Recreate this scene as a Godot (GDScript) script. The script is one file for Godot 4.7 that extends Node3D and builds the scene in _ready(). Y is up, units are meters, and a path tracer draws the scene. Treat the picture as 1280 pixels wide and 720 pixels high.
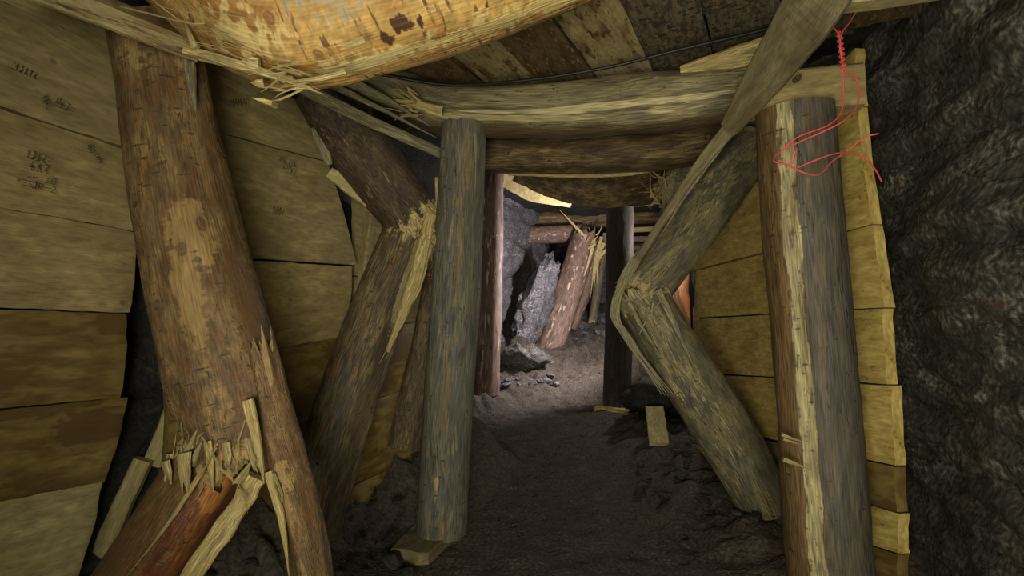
extends Node3D
# A collapsing coal-mine drift: broken round props, cap logs, plank lagging, coal faces.
# The view is worked out as pixel + distance -> point: at(px, py, d), on the 1280 x 720 frame.

const FOCAL := 640.0
var cam: Camera3D
var M := {}
var names := {}
var tex_cache := {}

# ------------------------------------------------------------------ placing
func at(px: float, py: float, d: float) -> Vector3:
	return cam.transform * Vector3((px - 640.0) / FOCAL * d, (360.0 - py) / FOCAL * d, -d)

func on_plane(px: float, py: float, p0: Vector3, n: Vector3) -> Vector3:
	var o := cam.position
	var r := at(px, py, 1.0) - o
	return o + r * ((p0 - o).dot(n) / r.dot(n))

func floor_y(x: float, z: float) -> float:
	var d := -z
	var y := 0.0
	if d > 2.4:
		y = 0.27 * clampf((d - 2.4) / 2.8, 0, 1) * smoothstep(2.2, 3.6, d)
	y += 0.53 * clampf((d - 5.2) / 2.3, 0, 1) + 0.7 * clampf((d - 7.6) / 2.6, 0, 1)
	# rubble heaped along the left planks and the right foot
	var wl := -2.05 + 0.484 * d
	if d < 3.6:
		y += 0.26 * smoothstep(0.46, 0.0, x - wl) * smoothstep(1.2, 2.0, d)
	y += 0.16 * smoothstep(0.62, 1.25, x) * smoothstep(1.9, 2.5, d) * smoothstep(5.2, 3.6, d)
	# heaps in the chamber and at the brown post
	y += 0.2 * smoothstep(1.0, 0.1, Vector2((x - 0.05) / 0.62, (d - 6.7) / 0.9).length())
	y += 0.16 * smoothstep(1.0, 0.1, Vector2((x + 0.4) / 0.5, (d - 5.0) / 0.7).length())
	return y

# ------------------------------------------------------------------ nodes
func numbered(called: String) -> String:
	if not names.has(called):
		names[called] = 0
		return called
	names[called] += 1
	return "%s_%03d" % [called, names[called]]

func meta(o: Node, label: String, category: String, group := "") -> void:
	o.set_meta("label", label)
	o.set_meta("category", category)
	o.set_meta("kind", "thing")
	if group != "":
		o.set_meta("group", group)

func thing(called: String, label: String, category: String, base: Vector3, group := "") -> Node3D:
	var o := Node3D.new()
	o.name = numbered(called)
	add_child(o)
	o.position = base
	meta(o, label, category, group)
	return o

func structure(called: String) -> Node3D:
	var o := Node3D.new()
	o.name = called
	add_child(o)
	o.set_meta("kind", "structure")
	return o

# a mesh given in world coordinates, hung under its thing
func part(called: String, mesh: Mesh, mat: Material, parent: Node3D) -> MeshInstance3D:
	var o := MeshInstance3D.new()
	o.name = called
	o.mesh = mesh
	o.material_override = mat
	parent.add_child(o, true)
	o.position = -parent.position if parent.get_parent() == self else Vector3.ZERO
	o.cast_shadow = GeometryInstance3D.SHADOW_CASTING_SETTING_ON
	return o

func single(called: String, label: String, category: String, mesh: Mesh, mat: Material, group := "") -> MeshInstance3D:
	var o := MeshInstance3D.new()
	o.name = numbered(called)
	o.mesh = mesh
	o.material_override = mat
	add_child(o)
	meta(o, label, category, group)
	return o

# ------------------------------------------------------------------ textures
func noise_bytes(sd: int, w: int, h: int, sw: int, sh: int, freq: float, oct := 3) -> PackedByteArray:
	var n := FastNoiseLite.new()
	n.seed = sd
	n.noise_type = FastNoiseLite.TYPE_SIMPLEX_SMOOTH
	n.frequency = freq
	n.fractal_type = FastNoiseLite.FRACTAL_FBM
	n.fractal_octaves = oct
	var im := n.get_seamless_image(sw, sh, false, false, 0.2, true)
	if sw != w or sh != h:
		im.resize(w, h, Image.INTERPOLATE_CUBIC)
	im.convert(Image.FORMAT_L8)
	return im.get_data()

# wood: u runs round (or across), v along the grain
func wood(key: String, o: Dictionary) -> StandardMaterial3D:
	var w: int = o.get("w", 384)
	var h: int = o.get("h", 768)
	var sd: int = o.get("seed", 1)
	var g1 := noise_bytes(sd, w, h, w, maxi(h / 14, 8), 0.27, 4)
	var g2 := noise_bytes(sd + 7, w, h, w / 2, maxi(h / 16, 8), 0.07, 3)
	var p1 := noise_bytes(sd + 13, w, h, w / 2, h / 6, 0.035, 4)
	var p2 := noise_bytes(sd + 19, w, h, w, h / int(o.get("stretch", 2)), 0.045, 5)
	var tr := noise_bytes(sd + 23, w, h, w / 5, h, 0.085, 3)
	var mottle: float = o.get("mottle", 0.35)
	var base: Color = o.base
	var alt: Color = o.get("alt", base)
	var bark: Color = o.get("bark", base)
	var dark: Color = o.get("dark", base.darkened(0.75))
	var alt_t: float = o.get("alt_t", 0.5)
	var bark_t: float = o.get("bark_t", 2.0)
	var dash_t: float = o.get("dash_t", 2.0)
	var crack: float = o.get("crack", 0.0)
	var grain: float = o.get("grain", 0.4)
	var bands: Array = o.get("bands", [])
	var rgb := PackedByteArray()
	rgb.resize(w * h * 3)
	var hgt := PackedByteArray()
	hgt.resize(w * h)
	var k := 1.0 / 255.0
	for y in h:
		for x in w:
			var i := y * w + x
			var a := g1[i] * k
			var b := g2[i] * k
			var c := p1[i] * k
			var d := p2[i] * k
			var e := tr[i] * k
			var col := base
			var hh := 0.6 + (a - 0.5) * 0.35 + (b - 0.5) * 0.25
			for bd in bands:
				var uu := float(x) / w + (c - 0.5) * 0.025 + (a - 0.5) * 0.012
				if uu > bd[0] and uu < bd[1]:
					col = bd[2]
					hh += bd[3]
			var s := clampf((c + (b - 0.5) * 0.3 + (d - 0.5) * 0.35 - alt_t) * 4.0 + 0.5, 0.0, 1.0)
			if bands.is_empty():
				col = col.lerp(alt, s)
			else:
				col = col.lerp(alt, s * 0.4)
			var dd := d + (c - 0.5) * 0.5 + (a - 0.5) * 0.25 + (e - 0.5) * 0.2
			if dd > bark_t:
				var s2 := clampf((dd - bark_t) * 7.0, 0.0, 0.9)
				col = col.lerp(bark, s2)
				hh += 0.12 * s2
			if e + (d - 0.5) * 0.35 > dash_t and a > 0.25:
				var s3 := clampf((e + (d - 0.5) * 0.35 - dash_t) * 8.0, 0.0, 1.0) * (0.4 + 0.9 * a)
				col = col.lerp(dark, s3 * 0.85)
				hh -= 0.15 * s3
			var f := 1.0 + (a - 0.5) * grain * 1.7 + (b - 0.5) * grain * 0.7 + (d - 0.5) * mottle + ((i * 7919 + (i >> 5) * 104729) % 251 - 125) * 0.0005
			if crack > 0.0:
				var q := absf(b - 0.5)
				var cw := 0.016 * clampf((0.35 + crack * 0.4 - c) * 5.0, 0.0, 1.0)
				if q < cw:
					f *= 0.4 + 0.6 * q / cw
					hh -= 0.35 * (1.0 - q / cw)
			var j := i * 3
			rgb[j] = int(clampf(col.r * f, 0.0, 1.0) * 255.0)
			rgb[j + 1] = int(clampf(col.g * f, 0.0, 1.0) * 255.0)
			rgb[j + 2] = int(clampf(col.b * f, 0.0, 1.0) * 255.0)
			hgt[i] = int(clampf(hh, 0.0, 1.0) * 255.0)
	# ragged patches: [u, v, half width, half height, colour, height step, raggedness]
	for bl in o.get("blobs", []):
		var x0 := int((bl[0] - bl[2] * 1.4) * w)
		var x1 := int((bl[0] + bl[2] * 1.4) * w)
		var y0 := clampi(int((bl[1] - bl[3] * 1.4) * h), 0, h - 1)
		var y1 := clampi(int((bl[1] + bl[3] * 1.4) * h), 0, h - 1)
		var bc: Color = bl[4]
		for y in range(y0, y1):
			for x in range(x0, x1):
				var xx := posmod(x, w)
				var i := y * w + xx
				var dx: float = (float(x) / w - bl[0]) / bl[2]
				var dy: float = (float(y) / h - bl[1]) / bl[3]
				var m: float = 1.0 - sqrt(dx * dx + dy * dy) + ((p2[i] * k - 0.5) * 0.8 + (g2[i] * k - 0.5) * 0.6 + (tr[i] * k - 0.5) * float(o.get("cross", 0.7))) * bl[6]
				if m > 0.0:
					m = minf(m * 4.0, 0.92)
					var j := i * 3
					var f := 1.0 + (g1[i] * k - 0.5) * grain * 1.4
					rgb[j] = int(clampf(lerpf(rgb[j] * k, bc.r * f, m), 0.0, 1.0) * 255.0)
					rgb[j + 1] = int(clampf(lerpf(rgb[j + 1] * k, bc.g * f, m), 0.0, 1.0) * 255.0)
					rgb[j + 2] = int(clampf(lerpf(rgb[j + 2] * k, bc.b * f, m), 0.0, 1.0) * 255.0)
					hgt[i] = clampi(hgt[i] + int(bl[5] * 255.0 * m), 0, 255)
	# knots: [u, v, radius in u, radius in v]
	for kn in o.get("knots", []):
		for y in range(maxi(int((kn[1] - kn[3] * 2.2) * h), 0), mini(int((kn[1] + kn[3] * 2.2) * h), h)):
			for x in range(int((kn[0] - kn[2] * 2.2) * w), int((kn[0] + kn[2] * 2.2) * w)):
				var i := y * w + posmod(x, w)
				var dx: float = (float(x) / w - kn[0]) / kn[2]
				var dy: float = (float(y) / h - kn[1]) / kn[3]
				var r := sqrt(dx * dx + dy * dy) + (p2[i] * k - 0.5) * 0.4
				if r < 2.0:
					var m := 0.0
					if r < 1.0:
						m = 0.5 + 0.05 * sin(r * 9.0)
					else:
						m = (2.0 - r) * 0.16
					var j := i * 3
					rgb[j] = int(lerpf(rgb[j], dark.r * 255.0 * 1.3, m))
					rgb[j + 1] = int(lerpf(rgb[j + 1], dark.g * 255.0 * 1.3, m))
					rgb[j + 2] = int(lerpf(rgb[j + 2], dark.b * 255.0 * 1.3, m))
					hgt[i] = clampi(hgt[i] + int(20.0 * sin(r * 7.0)), 0, 255)
	var mat := StandardMaterial3D.new()
	mat.albedo_texture = ImageTexture.create_from_image(Image.create_from_data(w, h, false, Image.FORMAT_RGB8, rgb))
	mat.heightmap_enabled = true
	mat.heightmap_scale = o.get("relief", 0.5)
	mat.heightmap_texture = ImageTexture.create_from_image(Image.create_from_data(w, h, false, Image.FORMAT_L8, hgt))
	mat.roughness = o.get("rough", 0.75)
	M[key] = mat
	return mat

# rock and earth: looked up from three sides in the world
func rock(key: String, sd: int, base: Color, light: Color, rust: Color, scale: float, relief: float, rough: float, light_t := 0.62, rust_t := 0.8, speck := 0.0) -> StandardMaterial3D:
	var s := 640 if key == "coal" else 448
	var a := noise_bytes(sd, s, s, s, s, 0.010, 6)
	var b := noise_bytes(sd + 3, s, s, s, s, 0.09, 5)
	var c := noise_bytes(sd + 5, s, s, s / 3, s, 0.014, 6)
	var rg := RandomNumberGenerator.new()
	rg.seed = sd
	var rgb := PackedByteArray()
	rgb.resize(s * s * 3)
	var hgt := PackedByteArray()
	hgt.resize(s * s)
	var k := 1.0 / 255.0
	for i in s * s:
		var x := a[i] * k
		var y := b[i] * k
		var z := c[i] * k
		var col := base.lerp(light, clampf((z * 0.6 + x * 0.4 + (y - 0.5) * 0.45 - light_t) * 3.0, 0.0, 1.0))
		var ru := clampf((x + (y - 0.5) * 0.35 - rust_t) * 9.0, 0.0, 1.0)
		col = col.lerp(rust, ru)
		var f := 0.45 + y * 1.0 + rg.randf_range(-0.16, 0.16)
		if absf(z - 0.45) < 0.012:
			f *= 0.45
		if speck > 0.0 and rg.randf() < speck:
			f *= 2.6
		var j := i * 3
		rgb[j] = int(clampf(col.r * f, 0.0, 1.0) * 255.0)
		rgb[j + 1] = int(clampf(col.g * f, 0.0, 1.0) * 255.0)
		rgb[j + 2] = int(clampf(col.b * f, 0.0, 1.0) * 255.0)
		var hh := x * 0.3 + y * 0.5 + z * 0.3
		if absf(z - 0.45) < 0.02:
			hh -= 0.3
		hgt[i] = int(clampf(hh, 0.0, 1.0) * 255.0)
	var mat := StandardMaterial3D.new()
	mat.albedo_texture = ImageTexture.create_from_image(Image.create_from_data(s, s, false, Image.FORMAT_RGB8, rgb))
	mat.heightmap_enabled = true
	mat.heightmap_scale = relief
	mat.heightmap_texture = ImageTexture.create_from_image(Image.create_from_data(s, s, false, Image.FORMAT_L8, hgt))
	mat.roughness = rough
	mat.uv1_triplanar = true
	mat.uv1_world_triplanar = true
	mat.uv1_scale = Vector3.ONE * scale
	M[key] = mat
	return mat

# ------------------------------------------------------------------ meshes
func spline(path: Array, t: float) -> Vector3:
	var n := path.size() - 1
	var f := clampf(t, 0.0, 1.0) * n
	var i := mini(int(f), n - 1)
	var u := f - i
	var p0: Vector3 = path[maxi(i - 1, 0)] if i > 0 else path[0] * 2.0 - path[1]
	var p1: Vector3 = path[i]
	var p2: Vector3 = path[i + 1]
	var p3: Vector3 = path[i + 2] if i + 2 <= n else p2 * 2.0 - p1
	return 0.5 * ((2.0 * p1) + (p2 - p0) * u + (2.0 * p0 - 5.0 * p1 + 4.0 * p2 - p3) * u * u + (3.0 * p1 - p0 - 3.0 * p2 + p3) * u * u * u)

func value(list: Array, t: float) -> float:
	if list.size() == 1:
		return list[0]
	var f := clampf(t, 0.0, 1.0) * (list.size() - 1)
	var i := mini(int(f), list.size() - 2)
	return lerpf(list[i], list[i + 1], f - i)

func smooth_noise(sd: int, freq: float, oct := 3) -> FastNoiseLite:
	var n := FastNoiseLite.new()
	n.seed = sd
	n.frequency = freq
	n.noise_type = FastNoiseLite.TYPE_SIMPLEX_SMOOTH
	n.fractal_type = FastNoiseLite.FRACTAL_FBM
	n.fractal_octaves = oct
	return n

# A round log along a path, with grooves, knots, ragged ends and hewn flats.
# Returns [bark mesh, start end face, far end face]. u = 0.5 looks at the viewer's side.
func log_mesh(path: Array, radii: Array, o := {}) -> Array:
	var sd: int = o.get("seed", 1)
	var segs: int = o.get("segs", 40)
	var jag0: float = o.get("jag0", 0.0)
	var jag1: float = o.get("jag1", 0.0)
	var rough: float = o.get("rough", 0.05)
	var flats: Array = o.get("flats", [])
	var lumps: Array = o.get("lumps", [])     # [u, t, radius u, radius t, height]
	var len := 0.0
	for i in path.size() - 1:
		len += (path[i + 1] - path[i]).length()
	var rings := clampi(int(len / 0.02), 10, 130)
	var n1 := smooth_noise(sd, 1.0, 2)
	var n2 := smooth_noise(sd + 1, 1.0, 3)
	var rg := RandomNumberGenerator.new()
	rg.seed = sd
	var e0 := []
	var e1 := []
	for s in segs + 1:
		e0.append(jag0 * (rg.randf() * rg.randf() * 1.0 + 0.55 * n1.get_noise_2d(cos(s * TAU / segs) * 1.3 + 5, sin(s * TAU / segs) * 1.3)))
		e1.append(jag1 * (rg.randf() * rg.randf() * 1.0 + 0.55 * n1.get_noise_2d(cos(s * TAU / segs) * 1.3 - 5, sin(s * TAU / segs) * 1.3)))
	e0[segs] = e0[0]
	e1[segs] = e1[0]
	var mid := spline(path, 0.5)
	var view: Vector3 = o.get("ref", Vector3(0, 1.0, 0) - mid)
	var pts := []
	for r in rings + 1:
		var t := float(r) / rings
		var row := PackedVector3Array()
		for s in segs + 1:
			# only the end tenths stretch to the ragged edge
			var tt := t
			if t < 0.15:
				tt = t - e0[s] / len * (1.0 - t / 0.15)
			elif t > 0.85:
				tt = t + e1[s] / len * ((t - 0.85) / 0.15)
			var c := spline(path, clampf(tt, 0, 1))
			var tan := (spline(path, clampf(tt, 0, 1) + 0.01) - spline(path, clampf(tt, 0, 1) - 0.01))
			if tt > 0.985:
				tan = spline(path, 1.0) - spline(path, 0.97)
			elif tt < 0.015:
				tan = spline(path, 0.03) - spline(path, 0.0)
			tan = tan.normalized()
			if tt < 0:
				c += tan * tt * len
			if tt > 1:
				c += tan * (tt - 1.0) * len
			var rf := (view - tan * view.dot(tan)).normalized()
			var bn := rf.cross(tan)
			var a := -PI + TAU * s / segs
			var ca := cos(a)
			var sa := sin(a)
			var rr := value(radii, t)
			var w := n1.get_noise_3d(ca * 0.9, sa * 0.9, t * len * 1.6) * rough
			w += n2.get_noise_3d(ca * 3.5, sa * 3.5, t * len * 1.3) * rough * 0.7
			w += n2.get_noise_3d(ca * 7.0 + 9.0, sa * 7.0, t * len * 7.0) * rough * 0.3
			var ra := rr * (1.0 + w)
			for l in lumps:
				var du: float = absf(fposmod(0.5 + a / TAU - l[0] + 0.5, 1.0) - 0.5) / l[2]
				var dt: float = (t - l[1]) / l[3]
				var m: float = du * du + dt * dt
				if m < 4.0:
					ra += l[4] * exp(-m * 1.6)
			for f in flats:
				var cf := cos(a - f[0])
				if cf > 0.05:
					ra = minf(ra, rr * f[1] * (1.0 + w * 0.4) / cf)
			row.append(c + (rf * ca + bn * sa) * ra)
		pts.append(row)
	var st := SurfaceTool.new()
	st.begin(Mesh.PRIMITIVE_TRIANGLES)
	for r in rings + 1:
		for s in segs + 1:
			st.set_uv(Vector2(float(s) / segs, float(r) / rings))
			st.add_vertex(pts[r][s])
	for r in rings:
		for s in segs:
			var i := r * (segs + 1) + s
			st.add_index(i); st.add_index(i + 1); st.add_index(i + segs + 1)
			st.add_index(i + 1); st.add_index(i + segs + 2); st.add_index(i + segs + 1)
	st.generate_normals()
	var bark := st.commit()
	return [bark, end_face(pts[0], spline(path, 0.0), (spline(path, 0.0) - spline(path, 0.04)).normalized(), jag0, rg), end_face(pts[rings], spline(path, 1.0), (spline(path, 1.0) - spline(path, 0.96)).normalized(), jag1, rg)]

func end_face(rim: PackedVector3Array, c: Vector3, out: Vector3, jag: float, rg: RandomNumberGenerator) -> ArrayMesh:
	var n := rim.size() - 1
	var st := SurfaceTool.new()
	st.begin(Mesh.PRIMITIVE_TRIANGLES)
	var ring := [rim]
	for q in [0.8, 0.58, 0.36, 0.15]:
		var row := PackedVector3Array()
		for s in n + 1:
			var p: Vector3 = rim[s % n]
			var axial := (p - c).dot(out)
			var flat := p - out * axial
			var z: float = lerpf(0.0, axial, q * 0.5) + jag * (rg.randf() * rg.randf() - 0.22) * 0.8
			row.append(c + (flat - c) * q + out * z)
		row[n] = row[0]
		ring.append(row)
	for q in ring.size() - 1:
		for s in n:
			var a: Vector3 = ring[q][s]
			var b: Vector3 = ring[q][s + 1]
			var d: Vector3 = ring[q + 1][s]
			var e: Vector3 = ring[q + 1][s + 1]
			for v in [[a, s, 0], [b, s + 1, 0], [d, s, 1], [b, s + 1, 0], [e, s + 1, 1], [d, s, 1]]:
				st.set_uv(Vector2(float(v[1]) / n * 2.0, (q + v[2]) * 0.12))
				st.add_vertex(v[0])
	for s in n:
		st.set_uv(Vector2(0, 0)); st.add_vertex(ring[4][s])
		st.set_uv(Vector2(0.05, 0)); st.add_vertex(ring[4][(s + 1) % n])
		st.set_uv(Vector2(0, 0.05)); st.add_vertex(c)
	st.generate_normals()
	return st.commit()

# a log under a thing, with its torn or sawn ends as sub-parts
func add_log(parent: Node3D, called: String, path: Array, radii: Array, mat: Material, o := {}) -> MeshInstance3D:
	var m := log_mesh(path, radii, o)
	var l := part(called, m[0], mat, parent)
	if o.get("face0", true):
		part("torn_end" if o.get("jag0", 0.0) > 0.01 else "sawn_end", m[1], o.get("end_mat", M.split), l)
	if o.get("face1", true):
		part("torn_end" if o.get("jag1", 0.0) > 0.01 else "sawn_end", m[2], o.get("end_mat", M.split), l)
	return l

# A flat bar swept along a path: laths, hanging planks, splinters. `face` is the way its wide side looks.
func bar_mesh(path: Array, widths: Array, thicks: Array, face: Vector3, sd := 1, ragged := 0.0, vlen := 1.0) -> ArrayMesh:
	var len := 0.0
	for i in path.size() - 1:
		len += (path[i + 1] - path[i]).length()
	var n := clampi(int(len / 0.03), 4, 60)
	var nz := smooth_noise(sd, 1.0, 3)
	var st := SurfaceTool.new()
	st.begin(Mesh.PRIMITIVE_TRIANGLES)
	st.set_smooth_group(-1)
	var rows := []
	for i in n + 1:
		var t := float(i) / n
		var c := spline(path, t)
		var tan := (spline(path, minf(t + 0.02, 1.0)) - spline(path, maxf(t - 0.02, 0.0))).normalized()
		var f := (face - tan * face.dot(tan)).normalized()
		var s := tan.cross(f)
		var hw := value(widths, t) * 0.5
		var ht := value(thicks, t) * 0.5
		var j1 := 1.0 + ragged * nz.get_noise_2d(t * len * 9.0, 3.0)
		var j2 := 1.0 + ragged * nz.get_noise_2d(t * len * 9.0, 11.0)
		var b := minf(hw, ht) * 0.3
		rows.append([c - s * hw * j1 + f * (ht - b), c - s * (hw * j1 - b) + f * ht, c + s * (hw * j2 - b) + f * ht, c + s * hw * j2 + f * (ht - b),
			c + s * hw * j2 - f * (ht - b), c + s * (hw * j2 - b) - f * ht, c - s * (hw * j1 - b) - f * ht, c - s * hw * j1 - f * (ht - b)])
	var us := [0.0, 0.03, 0.47, 0.5, 0.6, 0.63, 0.95, 0.97, 1.0]
	for i in n:
		for q in 8:
			var a: Vector3 = rows[i][q]
			var b: Vector3 = rows[i][(q + 1) % 8]
			var c: Vector3 = rows[i + 1][q]
			var d: Vector3 = rows[i + 1][(q + 1) % 8]
			var v0 := float(i) / n * len / vlen + sd * 0.137
			var v1 := float(i + 1) / n * len / vlen + sd * 0.137
			var u0: float = us[q] + sd * 0.071
			var u1: float = us[q + 1] + sd * 0.071
			for v in [[a, u0, v0], [b, u1, v0], [c, u0, v1], [b, u1, v0], [d, u1, v1], [c, u0, v1]]:
				st.set_uv(Vector2(v[1], v[2]))
				st.add_vertex(v[0])
	for e in [0, n]:
		for q in range(1, 7):
			for p in ([0, q, q + 1] if e == 0 else [0, q + 1, q]):
				st.set_uv(Vector2(p * 0.1, 0.02 * p))
				st.add_vertex(rows[e][p])
	st.generate_normals()
	return st.commit()

# A sawn board whose face is a four-sided patch: top-left, top-right, bottom-right, bottom-left
func board_mesh(c: Array, thick: float, sd := 1, bow := 0.0, along := 0, ragged := 0.004) -> ArrayMesh:
	var nz := smooth_noise(sd, 1.0, 3)
	var nu := 20
	var nv := 8
	var nrm: Vector3 = (c[1] - c[0]).cross(c[3] - c[0]).normalized()
	if nrm.dot(Vector3(0, 1, 0) - c[0]) < 0:
		nrm = -nrm
	var wlen: float = (c[1] - c[0]).length()
	var hlen: float = (c[3] - c[0]).length()
	var bev := 0.006
	var front := []
	var back := []
	for j in nv + 1:
		var fr := []
		var ba := []
		for i in nu + 1:
			var u := float(i) / nu
			var v := float(j) / nv
			var p: Vector3 = (c[0] as Vector3).lerp(c[1], u).lerp((c[3] as Vector3).lerp(c[2], u), v)
			var eu: Vector3 = (c[1] - c[0]).normalized()
			var ev: Vector3 = (c[3] - c[0]).normalized()
			if i == 0 or i == nu:
				p += eu * nz.get_noise_2d(v * 6.0 + i, 40.0) * ragged * 1.5
			if j == 0 or j == nv:
				p += ev * nz.get_noise_2d(u * 5.0, j * 7.0) * ragged
			var b := bow * sin(PI * v) + nz.get_noise_2d(u * 1.2 + 20, v * 0.6) * 0.012
			var q := p + nrm * b
			ba.append(q - nrm * thick)
			if i == 0 or i == nu or j == 0 or j == nv:
				q -= nrm * bev
			fr.append(q)
		front.append(fr)
		back.append(ba)
	var st := SurfaceTool.new()
	st.begin(Mesh.PRIMITIVE_TRIANGLES)
	var uv := func(i: int, j: int) -> Vector2:
		var a := float(i) / nu * wlen
		var b := float(j) / nv * hlen
		return Vector2(b / 0.3 + sd * 0.17, a / 1.1 + sd * 0.31) if along == 0 else Vector2(a / 0.3 + sd * 0.17, b / 1.1 + sd * 0.31)
	for j in nv:
		for i in nu:
			st.set_smooth_group(1)
			for v in [[i, j], [i + 1, j], [i, j + 1], [i + 1, j], [i + 1, j + 1], [i, j + 1]]:
				st.set_uv(uv.call(v[0], v[1])); st.add_vertex(front[v[1]][v[0]])
			st.set_smooth_group(2)
			for v in [[i, j], [i, j + 1], [i + 1, j], [i + 1, j], [i, j + 1], [i + 1, j + 1]]:
				st.set_uv(uv.call(v[0], v[1])); st.add_vertex(back[v[1]][v[0]])
	st.set_smooth_group(-1)
	for i in nu:
		for j in [0, nv]:
			for v in [[front[j][i], 0], [back[j][i], 1], [front[j][i + 1], 2], [front[j][i + 1], 2], [back[j][i], 1], [back[j][i + 1], 3]]:
				st.set_uv(Vector2((v[1] % 2) * 0.1, (i + v[1] / 2) * wlen / nu)); st.add_vertex(v[0])
	for j in nv:
		for i in [0, nu]:
			for v in [[front[j][i], 0], [front[j + 1][i], 2], [back[j][i], 1], [front[j + 1][i], 2], [back[j + 1][i], 3], [back[j][i], 1]]:
				st.set_uv(Vector2((v[1] % 2) * 0.1, (j + v[1] / 2) * hlen / nv)); st.add_vertex(v[0])
	st.generate_normals()
	return st.commit()

# A rock face hung on a plan line (x, z) from floor to roof
func face_mesh(plan: Array, y0: float, y1: float, step: float, amp: float, sd: int, side: float) -> ArrayMesh:
	var len := 0.0
	for i in plan.size() - 1:
		len += (plan[i + 1] - plan[i]).length()
	var nu := int(len / step)
	var nv := int((y1 - y0) / step)
	var big := smooth_noise(sd, 1.1, 4)
	var ridg := smooth_noise(sd + 2, 2.2, 4)
	ridg.fractal_type = FastNoiseLite.FRACTAL_RIDGED
	var cell := FastNoiseLite.new()
	cell.noise_type = FastNoiseLite.TYPE_CELLULAR
	cell.cellular_return_type = FastNoiseLite.RETURN_DISTANCE2_SUB
	cell.seed = sd
	cell.frequency = 2.6
	var st := SurfaceTool.new()
	st.begin(Mesh.PRIMITIVE_TRIANGLES)
	var pl := []
	for p in plan:
		pl.append(Vector3(p.x, 0, p.y))
	for j in nv + 1:
		for i in nu + 1:
			var t := float(i) / nu
			var c := spline(pl, t)
			var tan := (spline(pl, minf(t + 0.01, 1)) - spline(pl, maxf(t - 0.01, 0))).normalized()
			var n := Vector3(tan.z, 0, -tan.x) * side
			var p := c + Vector3.UP * lerpf(y0, y1, float(j) / nv)
			# bedding runs slantwise
			var q := Vector3(p.x * 0.6, p.y * 1.6 + p.z * 0.25, p.z * 0.5)
			var dsp := big.get_noise_3dv(q) * 0.9 + (ridg.get_noise_3dv(q * 0.55) - 0.2) * 0.5 - cell.get_noise_3dv(q * Vector3(0.8, 1.2, 0.8) + Vector3.ONE * big.get_noise_3dv(q * 1.7) * 0.25) * 0.7 + cell.get_noise_3dv(q * 2.2) * 0.12 + big.get_noise_3dv(q * 7.0) * 0.1
			p += n * dsp * amp + Vector3.UP * big.get_noise_3dv(q * 2.0 + Vector3(40, 0, 0)) * amp * 0.15
			st.set_uv(Vector2(t * len, p.y))
			st.add_vertex(p)
	for j in nv:
		for i in nu:
			var a := j * (nu + 1) + i
			if side > 0:
				for v in [a, a + nu + 1, a + 1, a + 1, a + nu + 1, a + nu + 2]:
					st.add_index(v)
			else:
				for v in [a, a + 1, a + nu + 1, a + 1, a + nu + 2, a + nu + 1]:
					st.add_index(v)
	st.generate_normals()
	return st.commit()

# A lump of coal or stone: a ball cut by random planes, then roughened
func lump_mesh(sd: int, size: Vector3, rough := 0.12, detail := 14, sharp := false) -> ArrayMesh:
	var rg := RandomNumberGenerator.new()
	rg.seed = sd
	var nz := smooth_noise(sd, 1.7, 4)
	var cuts := []
	for i in 13:
		cuts.append([Vector3(rg.randfn(), rg.randfn(), rg.randfn()).normalized(), rg.randf_range(0.5, 0.85)])
	var st := SurfaceTool.new()
	st.begin(Mesh.PRIMITIVE_TRIANGLES)
	if sharp:
		st.set_smooth_group(-1)
	var nu := detail * 2
	for j in detail + 1:
		for i in nu + 1:
			var th := PI * j / detail
			var ph := TAU * (i % nu) / nu
			var d := Vector3(sin(th) * cos(ph), cos(th), sin(th) * sin(ph))
			var r := 1.0
			for c in cuts:
				var k: float = d.dot(c[0])
				if k > 0.01:
					r = minf(r, c[1] / k)
			r *= 1.0 + nz.get_noise_3dv(d * 1.6) * rough * 2.0
			st.set_uv(Vector2(float(i) / nu, float(j) / detail))
			st.add_vertex(d * r * size)
	for j in detail:
		for i in nu:
			var a := j * (nu + 1) + i
			for v in [a, a + 1, a + nu + 1, a + 1, a + nu + 2, a + nu + 1]:
				st.add_index(v)
	st.generate_normals()
	return st.commit()

func tube_mesh(path: Array, r: float, segs := 7, n := 0) -> ArrayMesh:
	var st := SurfaceTool.new()
	st.begin(Mesh.PRIMITIVE_TRIANGLES)
	if n == 0:
		n = path.size() * 6
	for i in n + 1:
		var t := float(i) / n
		var c := spline(path, t)
		var tan := (spline(path, minf(t + 0.01, 1)) - spline(path, maxf(t - 0.01, 0))).normalized()
		var f := tan.cross(Vector3(0.3, 0.2, 0.93)).normalized()
		var g := tan.cross(f)
		for s in segs:
			var a := TAU * s / segs
			st.set_uv(Vector2(float(s) / segs, t))
			st.add_vertex(c + (f * cos(a) + g * sin(a)) * r)
	for i in n:
		for s in segs:
			var a := i * segs + s
			var b := i * segs + (s + 1) % segs
			for v in [a, a + segs, b, b, a + segs, b + segs]:
				st.add_index(v)
	st.generate_normals()
	return st.commit()

# ------------------------------------------------------------------ splinters
func splinter(parent: Node3D, pts: Array, w0: float, th: float, sd: int, mat: Material = null, face := Vector3(0, 0, 1)) -> MeshInstance3D:
	return part("splinter", bar_mesh(pts, [w0, w0 * 0.85, w0 * 0.5, w0 * 0.06], [th, th, th * 0.7, th * 0.1], face, sd, 0.35, 0.5), mat if mat else M.split, parent)

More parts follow.
